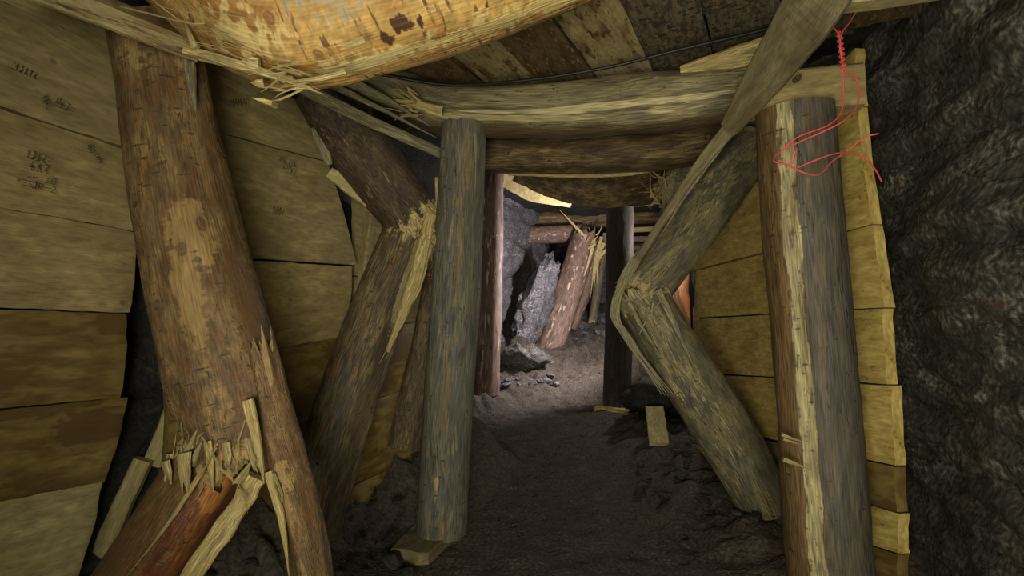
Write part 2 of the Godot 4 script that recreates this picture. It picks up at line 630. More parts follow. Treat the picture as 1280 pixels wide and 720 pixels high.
# straight pointed shards standing round the torn rim of a log, on the side that can be seen
func shards(parent: Node3D, c: Vector3, axis: Vector3, r: float, length: float, count: int, sd: int, mat: Material = null) -> void:
	var rg := RandomNumberGenerator.new()
	rg.seed = sd
	var ax := axis.normalized()
	var v := Vector3(0, 1, 0) - c
	var rf := (v - ax * v.dot(ax)).normalized()
	var bn := rf.cross(ax)
	for i in count:
		var a := lerpf(-1.5, 1.5, (i + 0.5) / count) + rg.randf_range(-0.15, 0.15)
		var o := rf * cos(a) + bn * sin(a)
		var l := length * rg.randf_range(0.35, 1.0)
		var b := c + o * r * rg.randf_range(0.92, 1.1) - ax * l * rg.randf_range(0.2, 0.4)
		var d := (ax + o * rg.randf_range(-0.12, 0.3) + Vector3(rg.randfn(), rg.randfn(), rg.randfn()) * 0.05).normalized()
		var w := r * rg.randf_range(0.12, 0.3)
		part("splinter", bar_mesh([b, b + d * l * 0.5, b + d * l], [w, w * 0.8, w * 0.05], [w * 0.4, w * 0.35, w * 0.05], o, sd + i, 0.45, 0.5), mat if mat else M.split, parent)

# a fan of thin torn fibres round a point, as one mesh
func fibres(parent: Node3D, from: Vector3, dir: Vector3, spread: float, length: float, count: int, sd: int, width := 0.006, base_r := 0.06) -> void:
	var rg := RandomNumberGenerator.new()
	rg.seed = sd
	var st := SurfaceTool.new()
	st.begin(Mesh.PRIMITIVE_TRIANGLES)
	for i in count:
		var b := from + Vector3(rg.randfn(), rg.randfn(), rg.randfn()) * base_r * 0.5
		var d := (dir + Vector3(rg.randfn(), rg.randfn(), rg.randfn()) * spread).normalized()
		var l := length * rg.randf_range(0.35, 1.0)
		var bend := Vector3(rg.randfn(), rg.randfn(), rg.randfn()) * l * 0.1
		var w := width * rg.randf_range(0.5, 1.5)
		st.append_from(bar_mesh([b - d * 0.02, b + d * l * 0.5 + bend, b + d * l], [w, w * 0.8, w * 0.15], [w * 0.5, w * 0.4, w * 0.1], Vector3(rg.randfn(), rg.randfn(), 1), sd + i, 0.3, 0.5), 0, Transform3D.IDENTITY)
	var p := part("torn_fibres", st.commit(), M.split, parent)
	p.set_meta("kind", "stuff")

func rgb8(r: int, g: int, b: int) -> Color:
	return Color(r / 255.0, g / 255.0, b / 255.0)

func _ready() -> void:
	# ---------------- camera, sky, lights, exposure
	cam = Camera3D.new()
	cam.name = "Camera"
	cam.position = Vector3(0, 1.0, 0)
	cam.rotation_degrees = Vector3(4.9, 0, 0)
	cam.fov = rad_to_deg(2.0 * atan(360.0 / FOCAL))
	cam.near = 0.02
	add_child(cam)
	cam.current = true
	var env := Environment.new()
	env.background_mode = Environment.BG_COLOR
	env.background_color = Color(0, 0, 0)
	env.ambient_light_source = Environment.AMBIENT_SOURCE_DISABLED
	env.tonemap_mode = Environment.TONE_MAPPER_LINEAR
	env.tonemap_exposure = 1.0
	env.sdfgi_enabled = true
	env.ssao_enabled = true
	env.ssil_enabled = true
	var we := WorldEnvironment.new()
	we.environment = env
	add_child(we)
	# soft panel added behind the camera as wide fill beside the hand lamp
	var key := AreaLight3D.new()
	key.name = "fill_light"
	key.area_size = Vector2(1.0, 0.8)
	key.light_energy = 4.6
	key.light_color = Color(1.0, 0.97, 0.89)
	key.position = Vector3(0.25, 0.9, 1.5)
	key.rotation_degrees = Vector3(6, 4, 0)
	key.area_range = 20.0
	key.shadow_enabled = true
	add_child(key)
	# a hand lamp with a wide soft beam, held just behind the camera and aimed at the cap logs
	var beam := SpotLight3D.new()
	beam.name = "hand_light"
	beam.light_energy = 2.5
	beam.light_color = Color(1.0, 0.97, 0.87)
	beam.light_size = 0.22
	beam.spot_angle = 58.0
	beam.spot_angle_attenuation = 1.0
	beam.spot_range = 20.0
	beam.position = Vector3(-0.22, 0.72, 0.2)
	beam.look_at_from_position(beam.position, at(800, 270, 2.4))
	beam.shadow_enabled = true
	add_child(beam)
	# a work lamp standing behind the black post, turned towards the chamber's coal face
	var back := SpotLight3D.new()
	back.name = "chamber_light"
	back.light_energy = 5.6
	back.light_color = Color(1.0, 0.95, 0.97)
	back.light_size = 0.06
	back.spot_angle = 84.0
	back.spot_angle_attenuation = 0.5
	back.spot_range = 20.0
	back.look_at_from_position(at(773, 335, 5.4), at(600, 365, 6.7))
	back.shadow_enabled = true
	add_child(back)
	# a second small lamp burning round the corner, behind the yellow planks
	var side := OmniLight3D.new()
	side.name = "corner_light"
	side.light_energy = 1.1
	side.light_color = Color(1.0, 0.95, 0.92)
	side.light_size = 0.05
	side.position = Vector3(1.7, 1.9, -4.85)
	side.omni_range = 20.0
	side.shadow_enabled = true
	add_child(side)

	var t0 := Time.get_ticks_msec()
	make_materials()
	print("materials ", Time.get_ticks_msec() - t0)
	build_shell()
	build_left_planks()
	build_right_planks()
	build_roof_planks()
	print("shell ", Time.get_ticks_msec() - t0)
	build_front_left_prop()
	build_second_left_prop()
	build_centre_post()
	build_right_post()
	build_right_knee()
	build_caps()
	build_hanging()
	build_far()
	print("timbers ", Time.get_ticks_msec() - t0)
	build_small()
	build_lamps(key, beam, back, side)
	print("done ", Time.get_ticks_msec() - t0)

# ------------------------------------------------------------------ materials
func make_materials() -> void:
	wood("split", {"seed": 5, "w": 256, "h": 512, "base": rgb8(196, 180, 122), "alt": rgb8(168, 146, 90), "alt_t": 0.62, "grain": 0.55, "crack": 0.5, "relief": 0.3, "rough": 0.8})
	wood("split_grey", {"seed": 6, "w": 256, "h": 512, "base": rgb8(156, 150, 116), "alt": rgb8(118, 110, 84), "alt_t": 0.55, "grain": 0.6, "crack": 0.5, "relief": 0.35, "rough": 0.85})
	# front cap log: peeled, orange and yellow, dark bark flecks across the grain
	wood("orange_log", {"seed": 11, "w": 512, "h": 1024, "stretch": 1, "mottle": 0.45, "base": rgb8(186, 152, 86), "alt": rgb8(158, 114, 54), "alt_t": 0.5, "bark": rgb8(156, 142, 108), "bark_t": 0.66, "dark": rgb8(78, 46, 26), "dash_t": 0.66, "grain": 0.14, "relief": 0.7, "rough": 0.65,
		"blobs": [[0.41, 0.60, 0.02, 0.012, rgb8(66, 40, 26), -0.1, 2.0], [0.44, 0.63, 0.02, 0.02, rgb8(66, 40, 26), -0.1, 2.0], [0.48, 0.74, 0.05, 0.007, rgb8(70, 44, 28), -0.1, 2.0], [0.51, 0.77, 0.05, 0.006, rgb8(70, 44, 28), -0.1, 2.0], [0.37, 0.56, 0.03, 0.12, rgb8(206, 188, 128), 0.06, 1.8], [0.36, 0.80, 0.04, 0.18, rgb8(200, 178, 114), 0.06, 1.8], [0.44, 0.42, 0.05, 0.05, rgb8(204, 182, 122), 0.06, 1.8], [0.5, 0.28, 0.07, 0.006, rgb8(92, 60, 34), -0.05, 2.0], [0.47, 0.22, 0.07, 0.006, rgb8(92, 60, 34), -0.05, 2.0], [0.46, 0.33, 0.06, 0.005, rgb8(92, 60, 34), -0.05, 2.0], [0.52, 0.55, 0.04, 0.05, rgb8(164, 150, 122), 0.02, 1.8], [0.5, 0.85, 0.06, 0.006, rgb8(80, 50, 30), -0.05, 2.0]],
		"knots": [[0.49, 0.46, 0.012, 0.007], [0.42, 0.50, 0.010, 0.006], [0.40, 0.43, 0.010, 0.006]]})
	# leaning front prop: brown with transverse scars
	wood("brown_log", {"seed": 31, "w": 512, "h": 1024, "base": rgb8(128, 104, 66), "alt": rgb8(104, 76, 44), "alt_t": 0.52, "bark": rgb8(84, 74, 54), "bark_t": 0.66, "dark": rgb8(56, 42, 28), "dash_t": 0.75, "mottle": 0.6, "grain": 0.32, "crack": 0.3, "relief": 0.55, "rough": 0.7,
		"blobs": [[0.46, 1.0, 0.16, 0.06, rgb8(168, 140, 88), 0.0, 1.3], [0.50, 0.44, 0.085, 0.065, rgb8(156, 130, 80), 0.1, 0.8], [0.46, 0.54, 0.045, 0.12, rgb8(150, 124, 74), 0.06, 1.0], [0.42, 0.09, 0.03, 0.05, rgb8(160, 136, 86), 0.08, 1.0], [0.56, 0.06, 0.025, 0.09, rgb8(158, 134, 86), 0.08, 0.6], [0.62, 0.62, 0.06, 0.2, rgb8(104, 78, 48), 0.0, 1.2], [0.68, 0.75, 0.02, 0.22, rgb8(70, 64, 54), -0.05, 0.9]],
		"knots": [[0.465, 0.465, 0.014, 0.012], [0.53, 0.425, 0.015, 0.013]]})
	wood("red_log", {"seed": 37, "w": 384, "h": 512, "base": rgb8(128, 82, 44), "alt": rgb8(100, 58, 30), "alt_t": 0.5, "bark": rgb8(112, 88, 54), "bark_t": 0.7, "dark": rgb8(50, 30, 18), "dash_t": 0.70, "grain": 0.4, "crack": 0.4, "relief": 0.45, "rough": 0.55,
		"blobs": [[0.5, 0.0, 0.2, 0.05, rgb8(176, 148, 94), 0.0, 1.2], [0.36, 0.45, 0.12, 0.6, rgb8(112, 88, 54), 0.12, 0.6], [0.56, 0.16, 0.06, 0.13, rgb8(168, 114, 58), 0.1, 0.8]]})
	# weathered grey posts
	wood("grey_log", {"stretch": 5, "seed": 41, "w": 448, "h": 896, "base": rgb8(108, 104, 86), "alt": rgb8(92, 92, 84), "alt_t": 0.52, "bark": rgb8(114, 104, 82), "bark_t": 0.70, "dark": rgb8(48, 42, 32), "dash_t": 0.8, "grain": 0.45, "crack": 0.6, "relief": 0.45, "rough": 0.8,
		"blobs": [[0.50, 0.30, 0.03, 0.2, rgb8(118, 104, 76), 0.0, 1.4], [0.54, 0.1, 0.03, 0.08, rgb8(124, 106, 68), 0.0, 1.2], [0.45, 0.83, 0.014, 0.016, rgb8(180, 158, 100), -0.1, 1.0], [0.5, 0.96, 0.014, 0.05, rgb8(138, 114, 72), 0.0, 0.7], [0.47, 0.62, 0.04, 0.1, rgb8(114, 102, 78), 0.0, 1.4]],
		"knots": [[0.56, 0.52, 0.016, 0.014]]})
	wood("dark_log", {"stretch": 5, "seed": 47, "base": rgb8(82, 68, 46), "alt": rgb8(62, 50, 34), "alt_t": 0.48, "bark": rgb8(106, 90, 62), "bark_t": 0.7, "dark": rgb8(32, 25, 17), "dash_t": 0.8, "grain": 0.6, "crack": 0.6, "relief": 0.5, "rough": 0.75, "blobs": [[0.5, 1.0, 0.25, 0.09, rgb8(176, 156, 104), 0.0, 1.3]]})
	wood("streaked_log", {"stretch": 6, "seed": 53, "base": rgb8(112, 98, 66), "alt": rgb8(80, 72, 56), "alt_t": 0.5, "bark": rgb8(100, 76, 44), "bark_t": 0.68, "dark": rgb8(40, 32, 22), "dash_t": 0.82, "grain": 0.6, "crack": 0.7, "relief": 0.5, "rough": 0.75, "knots": [[0.45, 0.75, 0.03, 0.02]], "blobs": [[0.5, 0.0, 0.25, 0.07, rgb8(176, 156, 104), 0.0, 1.3], [0.62, 0.16, 0.06, 0.2, rgb8(176, 160, 112), 0.0, 0.8]]})
	wood("olive_log", {"stretch": 7, "seed": 59, "w": 448, "h": 896, "base": rgb8(130, 120, 86), "alt": rgb8(98, 94, 76), "alt_t": 0.5, "bark": rgb8(144, 130, 86), "bark_t": 0.68, "dark": rgb8(52, 46, 32), "dash_t": 0.8, "grain": 0.5, "crack": 0.6, "relief": 0.5, "rough": 0.75, "blobs": [[0.5, 1.0, 0.2, 0.04, rgb8(168, 154, 108), 0.0, 1.3], [0.5, 0.0, 0.2, 0.04, rgb8(168, 154, 108), 0.0, 1.3]]})
	wood("tawny_log", {"stretch": 5, "seed": 61, "w": 448, "h": 896, "base": rgb8(90, 85, 74), "alt": rgb8(108, 92, 64), "alt_t": 0.6, "bark": rgb8(92, 78, 56), "bark_t": 0.70, "dark": rgb8(46, 35, 24), "dash_t": 0.8, "grain": 0.4, "crack": 0.5, "relief": 0.5, "rough": 0.65,
		"bands": [[0.0, 0.43, rgb8(112, 88, 54), 0.15], [0.43, 0.492, rgb8(178, 166, 120), -0.2]], "knots": [[0.62, 0.93, 0.03, 0.035]]})
	# cap logs
	wood("cap_log", {"stretch": 8, "cross": 0.0, "seed": 67, "w": 448, "h": 896, "base": rgb8(138, 129, 92), "alt": rgb8(106, 98, 74), "alt_t": 0.52, "bark": rgb8(88, 70, 44), "bark_t": 0.72, "dark": rgb8(46, 38, 26), "dash_t": 0.86, "grain": 0.55, "crack": 0.6, "relief": 0.5, "rough": 0.7,
		"blobs": [[0.5, 0.72, 0.03, 0.24, rgb8(196, 184, 136), 0.08, 1.6], [0.46, 0.45, 0.02, 0.4, rgb8(170, 156, 108), 0.05, 1.5], [0.34, 0.55, 0.075, 0.7, rgb8(88, 72, 46), -0.05, 0.9]]})
	wood("cap_log_brown", {"stretch": 6, "seed": 71, "base": rgb8(122, 102, 64), "alt": rgb8(90, 73, 46), "alt_t": 0.5, "bark": rgb8(64, 51, 34), "bark_t": 0.64, "dark": rgb8(38, 30, 20), "dash_t": 0.82, "grain": 0.6, "crack": 0.6, "relief": 0.5, "rough": 0.75})
	wood("black_log", {"stretch": 5, "seed": 73, "base": rgb8(52, 46, 40), "alt": rgb8(72, 60, 46), "alt_t": 0.6, "bark": rgb8(34, 30, 28), "bark_t": 0.6, "dark": rgb8(20, 18, 16), "dash_t": 0.84, "grain": 0.5, "crack": 0.5, "relief": 0.4, "rough": 0.8})
	wood("rose_log", {"stretch": 4, "seed": 79, "base": rgb8(130, 108, 92), "alt": rgb8(106, 86, 72), "alt_t": 0.5, "bark": rgb8(172, 158, 138), "bark_t": 0.74, "dark": rgb8(54, 42, 34), "dash_t": 0.82, "grain": 0.5, "crack": 0.5, "relief": 0.4, "rough": 0.75})
	# sawn planks
	wood("plank", {"seed": 83, "w": 256, "h": 768, "base": rgb8(164, 147, 98), "alt": rgb8(148, 131, 84), "alt_t": 0.5, "bark": rgb8(128, 115, 72), "bark_t": 0.8, "dark": rgb8(74, 58, 34), "grain": 0.14, "relief": 0.06, "rough": 0.8, "knots": [[0.3, 0.3, 0.02, 0.007], [0.7, 0.78, 0.02, 0.006]]})
	wood("plank_olive", {"seed": 89, "w": 256, "h": 768, "base": rgb8(152, 138, 92), "alt": rgb8(136, 122, 80), "alt_t": 0.52, "bark": rgb8(114, 106, 70), "bark_t": 0.8, "dark": rgb8(66, 54, 33), "grain": 0.13, "relief": 0.06, "rough": 0.8, "knots": [[0.55, 0.5, 0.02, 0.007]]})
	wood("plank_wet", {"cross": 0.0, "seed": 97, "w": 256, "h": 768, "base": rgb8(140, 122, 66), "alt": rgb8(116, 94, 46), "alt_t": 0.55, "bark": rgb8(110, 88, 42), "bark_t": 0.8, "dark": rgb8(64, 48, 24), "grain": 0.13, "relief": 0.06, "rough": 0.6,
		"blobs": [[0.3, 0.25, 0.3, 0.16, rgb8(108, 86, 42), 0.0, 0.9], [0.75, 0.7, 0.25, 0.2, rgb8(106, 84, 42), 0.0, 0.9], [0.1, 0.85, 0.2, 0.12, rgb8(100, 78, 38), 0.0, 0.9]]})
	wood("plank_pale", {"seed": 101, "w": 256, "h": 768, "base": rgb8(182, 170, 118), "alt": rgb8(168, 155, 104), "alt_t": 0.5, "bark": rgb8(156, 142, 94), "bark_t": 0.8, "dark": rgb8(92, 76, 48), "grain": 0.14, "relief": 0.06, "rough": 0.8})
	wood("plank_yellow", {"seed": 103, "w": 256, "h": 768, "base": rgb8(206, 182, 104), "alt": rgb8(182, 156, 80), "alt_t": 0.55, "bark": rgb8(116, 98, 52), "bark_t": 0.8, "dark": rgb8(66, 52, 30), "grain": 0.13, "relief": 0.06, "rough": 0.8, "knots": [[0.4, 0.6, 0.015, 0.005]]})
	wood("plank_brown", {"seed": 107, "w": 256, "h": 768, "base": rgb8(112, 92, 58), "alt": rgb8(88, 68, 40), "alt_t": 0.5, "bark": rgb8(132, 118, 80), "bark_t": 0.74, "dark": rgb8(48, 37, 22), "grain": 0.3, "crack": 0.4, "relief": 0.2, "rough": 0.75})
	wood("plank_grey", {"seed": 108, "w": 256, "h": 768, "base": rgb8(128, 118, 84), "alt": rgb8(108, 98, 70), "alt_t": 0.5, "bark": rgb8(96, 78, 48), "bark_t": 0.76, "dark": rgb8(52, 42, 27), "grain": 0.25, "relief": 0.12, "rough": 0.7})
	wood("plank_sooty", {"seed": 109, "w": 256, "h": 768, "base": rgb8(108, 98, 76), "alt": rgb8(126, 104, 70), "alt_t": 0.56, "bark": rgb8(66, 57, 44), "bark_t": 0.48, "dark": rgb8(28, 23, 18), "dash_t": 0.66, "grain": 0.35, "relief": 0.4, "rough": 0.85})
	wood("plank_half", {"seed": 113, "w": 256, "h": 768, "base": rgb8(166, 152, 104), "alt": rgb8(124, 98, 60), "alt_t": 0.6, "bark": rgb8(70, 54, 32), "bark_t": 0.7, "dark": rgb8(40, 31, 20), "grain": 0.2, "relief": 0.2, "rough": 0.75})
	# rock
	rock("coal", 201, rgb8(76, 75, 67), rgb8(146, 143, 128), rgb8(76, 56, 42), 0.6, 0.9, 0.75, 0.53, 0.80)
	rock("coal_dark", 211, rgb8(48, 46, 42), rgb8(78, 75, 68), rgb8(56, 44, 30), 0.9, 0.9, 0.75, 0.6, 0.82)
	rock("coal_grey", 221, rgb8(92, 90, 92), rgb8(150, 148, 150), rgb8(104, 78, 66), 0.8, 1.1, 0.75, 0.52, 0.82)
	rock("earth", 231, rgb8(74, 67, 56), rgb8(104, 95, 80), rgb8(78, 62, 46), 1.1, 1.6, 0.95, 0.62, 0.80, 0.003)
	rock("gravel_rock", 241, rgb8(62, 58, 52), rgb8(96, 92, 84), rgb8(96, 74, 52), 4.0, 0.5, 0.8)
	var ink := StandardMaterial3D.new()
	ink.albedo_color = rgb8(58, 52, 38)
	ink.roughness = 0.9
	M.ink = ink
	var red := StandardMaterial3D.new()
	red.albedo_color = rgb8(224, 92, 88)
	red.roughness = 0.6
	M.red = red
	var steel := StandardMaterial3D.new()
	steel.albedo_color = rgb8(150, 148, 140)
	steel.metallic = 0.8
	steel.roughness = 0.4
	M.steel = steel
	var black := StandardMaterial3D.new()
	black.albedo_color = rgb8(26, 25, 24)
	black.roughness = 0.5
	M.black = black
	var glow := StandardMaterial3D.new()
	glow.albedo_color = rgb8(250, 246, 236)
	glow.emission_enabled = true
	glow.emission = Color(1.0, 0.96, 0.9)
	glow.emission_energy_multiplier = 1.0
	M.glow = glow

# ------------------------------------------------------------------ setting
func build_shell() -> void:
	# floor
	var fl := structure("floor")
	var st := SurfaceTool.new()
	st.begin(Mesh.PRIMITIVE_TRIANGLES)
	var nz := smooth_noise(301, 1.0, 5)
	var rd := smooth_noise(303, 0.9, 3)
	rd.fractal_type = FastNoiseLite.FRACTAL_RIDGED
	var sx := 0.028
	var nx := int(5.6 / sx)
	var nzz := int(14.6 / sx)
	for j in nzz + 1:
		for i in nx + 1:
			var x := -2.6 + i * sx
			var z := 3.2 - j * sx
			var y := floor_y(x, z)
			var heap := clampf(y * 3.5 - maxf(-z - 2.4, 0.0) * 0.3, 0.0, 1.0)
			var walk := 0.014 + heap * 0.075
			y += nz.get_noise_2d(x * 1.4, z * 1.4) * walk * 1.6 + nz.get_noise_2d(x * 6.0, z * 6.0) * walk * 1.1 + absf(nz.get_noise_2d(x * 2.6 + 9.0, z * 2.6)) * walk * 1.2
			var rr := rd.get_noise_2d(x + 30.0, z)
			if rr > 0.5:
				y -= (rr - 0.5) * 0.13 * (0.3 + heap)
			y = lerpf(minf(y, 0.012), y, smoothstep(0.22, 0.6, Vector2(x + 0.36, z + 2.4).length()))
			st.add_vertex(Vector3(x, y, z))
	for j in nzz:
		for i in nx:
			var a := j * (nx + 1) + i
			for v in [a, a + 1, a + nx + 1, a + 1, a + nx + 2, a + nx + 1]:
				st.add_index(v)
	st.generate_normals()
	var f := part("earth", st.commit(), M.earth, fl)
	f.set_meta("label", "dark trodden earth and coal dust")
	# rock faces; plan points are (x, z)
	var wl := structure("wall_left")
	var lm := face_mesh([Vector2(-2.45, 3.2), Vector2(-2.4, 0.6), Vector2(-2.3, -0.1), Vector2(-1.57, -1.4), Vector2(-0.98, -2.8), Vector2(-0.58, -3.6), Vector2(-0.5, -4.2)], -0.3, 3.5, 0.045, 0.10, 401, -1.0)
	part("coal_face", lm, M.coal_dark, wl)  # darker coal and inward bulge put shade into the void behind the props
	part("coal_face", face_mesh([Vector2(-0.66, -3.9), Vector2(-0.64, -5.2), Vector2(-0.42, -6.4), Vector2(-0.06, -7.4), Vector2(0.4, -8.6), Vector2(0.7, -10.4), Vector2(0.7, -11.2)], -0.3, 3.5, 0.04, 0.15, 405, -1.0), M.coal_grey, wl)
	var wr := structure("wall_right")
	var rm := face_mesh([Vector2(1.55, 3.2), Vector2(1.42, 1.0), Vector2(1.42, -0.6), Vector2(1.52, -1.5), Vector2(1.68, -2.1), Vector2(1.72, -2.6), Vector2(1.52, -3.3), Vector2(1.47, -3.66), Vector2(1.9, -3.95), Vector2(2.35, -4.8), Vector2(2.8, -5.8), Vector2(2.9, -8.0), Vector2(2.8, -11.2)], -0.3, 3.5, 0.026, 0.10, 411, 1.0)
	part("coal_face", rm, M.coal, wr)
	var wb := structure("wall_back")
	part("coal_face", face_mesh([Vector2(0.0, -10.3), Vector2(1.2, -10.6), Vector2(2.0, -10.5), Vector2(3.2, -10.3)], 0.0, 3.6, 0.05, 0.16, 421, 1.0), M.coal_grey, wb)
	var wf := structure("wall_front")
	part("coal_face", face_mesh([Vector2(-2.7, 3.0), Vector2(0, 3.1), Vector2(2.0, 3.0)], -0.3, 3.5, 0.08, 0.1, 431, -1.0), M.coal_dark, wf)
	# rock roof
	var cl := structure("ceiling")
	var sc := SurfaceTool.new()
	sc.begin(Mesh.PRIMITIVE_TRIANGLES)
	var cx := 0.07
	var mx := int(6.0 / cx)
	var mz := int(14.8 / cx)
	for j in mz + 1:
		for i in mx + 1:
			var x := -2.8 + i * cx
			var z := 3.3 - j * cx
			var y := 2.46 + 0.5 * smoothstep(3.0, 7.5, -z) + nz.get_noise_2d(x * 1.1 + 50, z * 1.1) * 0.12 + nz.get_noise_2d(x * 5.0 + 50, z * 5.0) * 0.04
			sc.add_vertex(Vector3(x, y, z))
	for j in mz:
		for i in mx:
			var a := j * (mx + 1) + i
			for v in [a, a + mx + 1, a + 1, a + 1, a + mx + 1, a + mx + 2]:
				sc.add_index(v)
	sc.generate_normals()
	part("coal_roof", sc.commit(), M.coal_dark, cl)

var lp0 := Vector3(-2.05, 1, 0)
var lpn := Vector3(1, 0, 0.484)
func L(px: float, py: float) -> Vector3:
	return on_plane(px, py, lp0, lpn)
func board(parent: Node3D, q: Array, on: Callable, thick: float, mat: Material, sd: int, bow := 0.0, shift := Vector3.ZERO) -> MeshInstance3D:
	var c := []
	for p in q:
		c.append(on.call(p[0], p[1]) + shift)
	return part("plank", board_mesh(c, thick, sd, bow), mat, parent)

func build_left_planks() -> void:
	var w: Node3D = get_node("wall_left")
	var near := [
		[[[-70, -112], [140, 6], [150, 66], [-70, -30]], M.plank_olive],
		[[[-70, -28], [150, 68], [158, 184], [-70, 110]], M.plank_olive],
		[[[-70, 112], [158, 186], [167, 288], [-70, 246]], M.plank],
		[[[-70, 248], [167, 290], [160, 391], [-70, 381]], M.plank],
		[[[-70, 383], [160, 393], [152, 497], [-70, 518]], M.plank_wet],
		[[[-70, 520], [157, 497], [128, 602], [-70, 640]], M.plank_wet],
		[[[-70, 642], [130, 602], [98, 722], [-70, 775]], M.plank_pale],
		[[[-70, 777], [100, 726], [80, 850], [-70, 910]], M.plank_olive]]
	for i in near.size():
		board(w, near[i][0], L, 0.035, near[i][1], 500 + i, 0.012, Vector3(0.01, 0, 0) * (i % 2))
	var mid := [
		[[[205, 38], [384, 132], [411, 201], [205, 146]], M.plank_olive],
		[[[205, 148], [408, 203], [443, 331], [205, 316]], M.plank_olive],
		[[[205, 318], [440, 333], [434, 424], [205, 460]], M.plank],
		[[[205, 464], [550, 396], [552, 470], [205, 585]], M.plank_wet],
		[[[205, 588], [552, 472], [545, 560], [205, 712]], M.plank_wet],
		[[[205, 715], [540, 562], [530, 640], [205, 840]], M.plank_wet]]
	for i in mid.size():
		board(w, mid[i][0], L, 0.035, mid[i][1], 520 + i, 0.014, Vector3(0.012, 0, 0) * (i % 2))
	# the third bay, set a hand's breadth deeper
	var deep := func(px: float, py: float) -> Vector3: return on_plane(px, py, lp0 - Vector3(0.07, 0, 0), lpn)
	board(w, [[445, 238], [575, 296], [575, 372], [445, 344]], deep, 0.03, M.plank_olive, 540)
	board(w, [[445, 346], [575, 374], [575, 440], [440, 430]], deep, 0.03, M.plank_olive, 541)
	# upright slat nailed over the joint
	board(w, [[457, 257], [473, 263], [455, 424], [437, 420]], L, 0.04, M.plank_olive, 543, 0.0, Vector3(0.03, 0, 0))
	# handwriting, pen strokes as thin ribs on the planks
	writing(w)

func stroke(st: SurfaceTool, pts: Array, n: Vector3, wd: float) -> void:
	for i in pts.size() - 1:
		var a: Vector3 = pts[i]
		var b: Vector3 = pts[i + 1]
		var s := (b - a).cross(n).normalized() * wd * 0.5
		for v in [a - s, b - s, a + s, a + s, b - s, b + s]:
			st.set_normal(n)
			st.add_vertex(v)

# glyphs are little polylines in a box 0..1; each word is set along a line of the plank
func writing(w: Node3D) -> void:
	var G := {
		"M": [[0, 1, 0.1, 0, 0.5, 0.7, 0.9, 0, 1, 1]], "A": [[0, 1, 0.5, 0, 1, 1], [0.2, 0.6, 0.8, 0.6]], "P": [[0, 1, 0, 0, 0.9, 0.15, 0.8, 0.5, 0, 0.55]],
		"R": [[0, 1, 0, 0, 0.9, 0.15, 0.8, 0.5, 0, 0.55, 1, 1]], "2": [[0, 0.2, 0.5, 0, 0.9, 0.3, 0, 1, 1, 1]], "0": [[0.5, 0, 0, 0.5, 0.5, 1, 1, 0.5, 0.5, 0]], "7": [[0, 0, 1, 0, 0.3, 1]],
		"a": [[0, 0, 1, 0], [0.5, 0, 0.5, 1], [0, 1, 1, 0.5]], "b": [[0, 0.2, 1, 0.2], [0.2, 0.6, 0.9, 0.6], [0, 1, 1, 1]], "c": [[0.5, 0, 0, 0.6, 1, 0.6], [0.5, 0.3, 0.5, 1], [0.2, 1, 0.9, 0.9]],
		"d": [[0.1, 0, 0.1, 1], [0.1, 0, 0.9, 0, 0.9, 1, 0.1, 1], [0.1, 0.5, 0.9, 0.5]], "e": [[0, 0.3, 1, 0.2], [0.5, 0, 0.2, 1], [0.5, 0.4, 1, 1]], "f": [[0.2, 0, 0.3, 0.3], [0.8, 0, 0.6, 0.3], [0, 0.5, 1, 0.45], [0.5, 0.3, 0.5, 1]],
		"g": [[0, 0, 0.9, 0.1, 0.2, 0.6, 1, 1], [0.1, 0.8, 0.5, 0.5]], "N": [[0, 1, 0, 0, 1, 1, 1, 0]], "J": [[0.2, 0, 1, 0], [0.6, 0, 0.6, 0.8, 0.2, 1, 0, 0.7]], "i": [[0.4, 0.3, 0.5, 1], [0.45, 0, 0.5, 0.1]], "-": [[0, 0.5, 1, 0.45]], "k": [[0, 0, 0, 1], [0.9, 0.3, 0, 0.6, 1, 1]]}
	var jobs := [
		["faagb", 33, 192, 66, 202, 11], ["ceg", 37, 207, 64, 213, 11], ["--", 34, 221, 48, 222, 4], ["fbba", 20, 225, 50, 232, 8], ["bd", 56, 224, 72, 228, 7], ["2R-2", 41, 231, 72, 238, 8],
		["ANJiAN", 110, 181, 127, 203, 6], ["MAMAP", 288, 128, 313, 127, 8], ["202", 318, 123, 328, 119, 8],
		["efg", 350, 197, 358, 202, 8], ["kJAik", 354, 209, 371, 204, 7], ["fg", 363, 214, 371, 217, 7], ["---", 362, 224, 374, 221, 4], ["NMN", 342, 262, 355, 266, 11],
		["bcaefg", 14, 80, 48, 96, 9], ["fegb", 55, 120, 64, 136, 9], ["dcab", 70, 126, 94, 140, 10]]
	for jb in jobs:
		var st := SurfaceTool.new()
		st.begin(Mesh.PRIMITIVE_TRIANGLES)
		var s: String = jb[0]
		var p0 := Vector2(jb[1], jb[2])
		var p1 := Vector2(jb[3], jb[4])
		var step := (p1 - p0) / s.length()
		var dir := step.normalized()
		var up := Vector2(-dir.y, dir.x) * float(jb[5])
		for i in s.length():
			for pl in G[s[i]]:
				var pts := []
				for k in pl.size() / 2:
					var q: Vector2 = p0 + step * (i + pl[k * 2] * 0.75) + up * (pl[k * 2 + 1] - 0.5)
					pts.append(on_plane(q.x, q.y, lp0 + Vector3(0.03, 0, 0), lpn))
				stroke(st, pts, lpn.normalized(), 0.0016)
		part("pen_writing", st.commit(), M.ink, w)

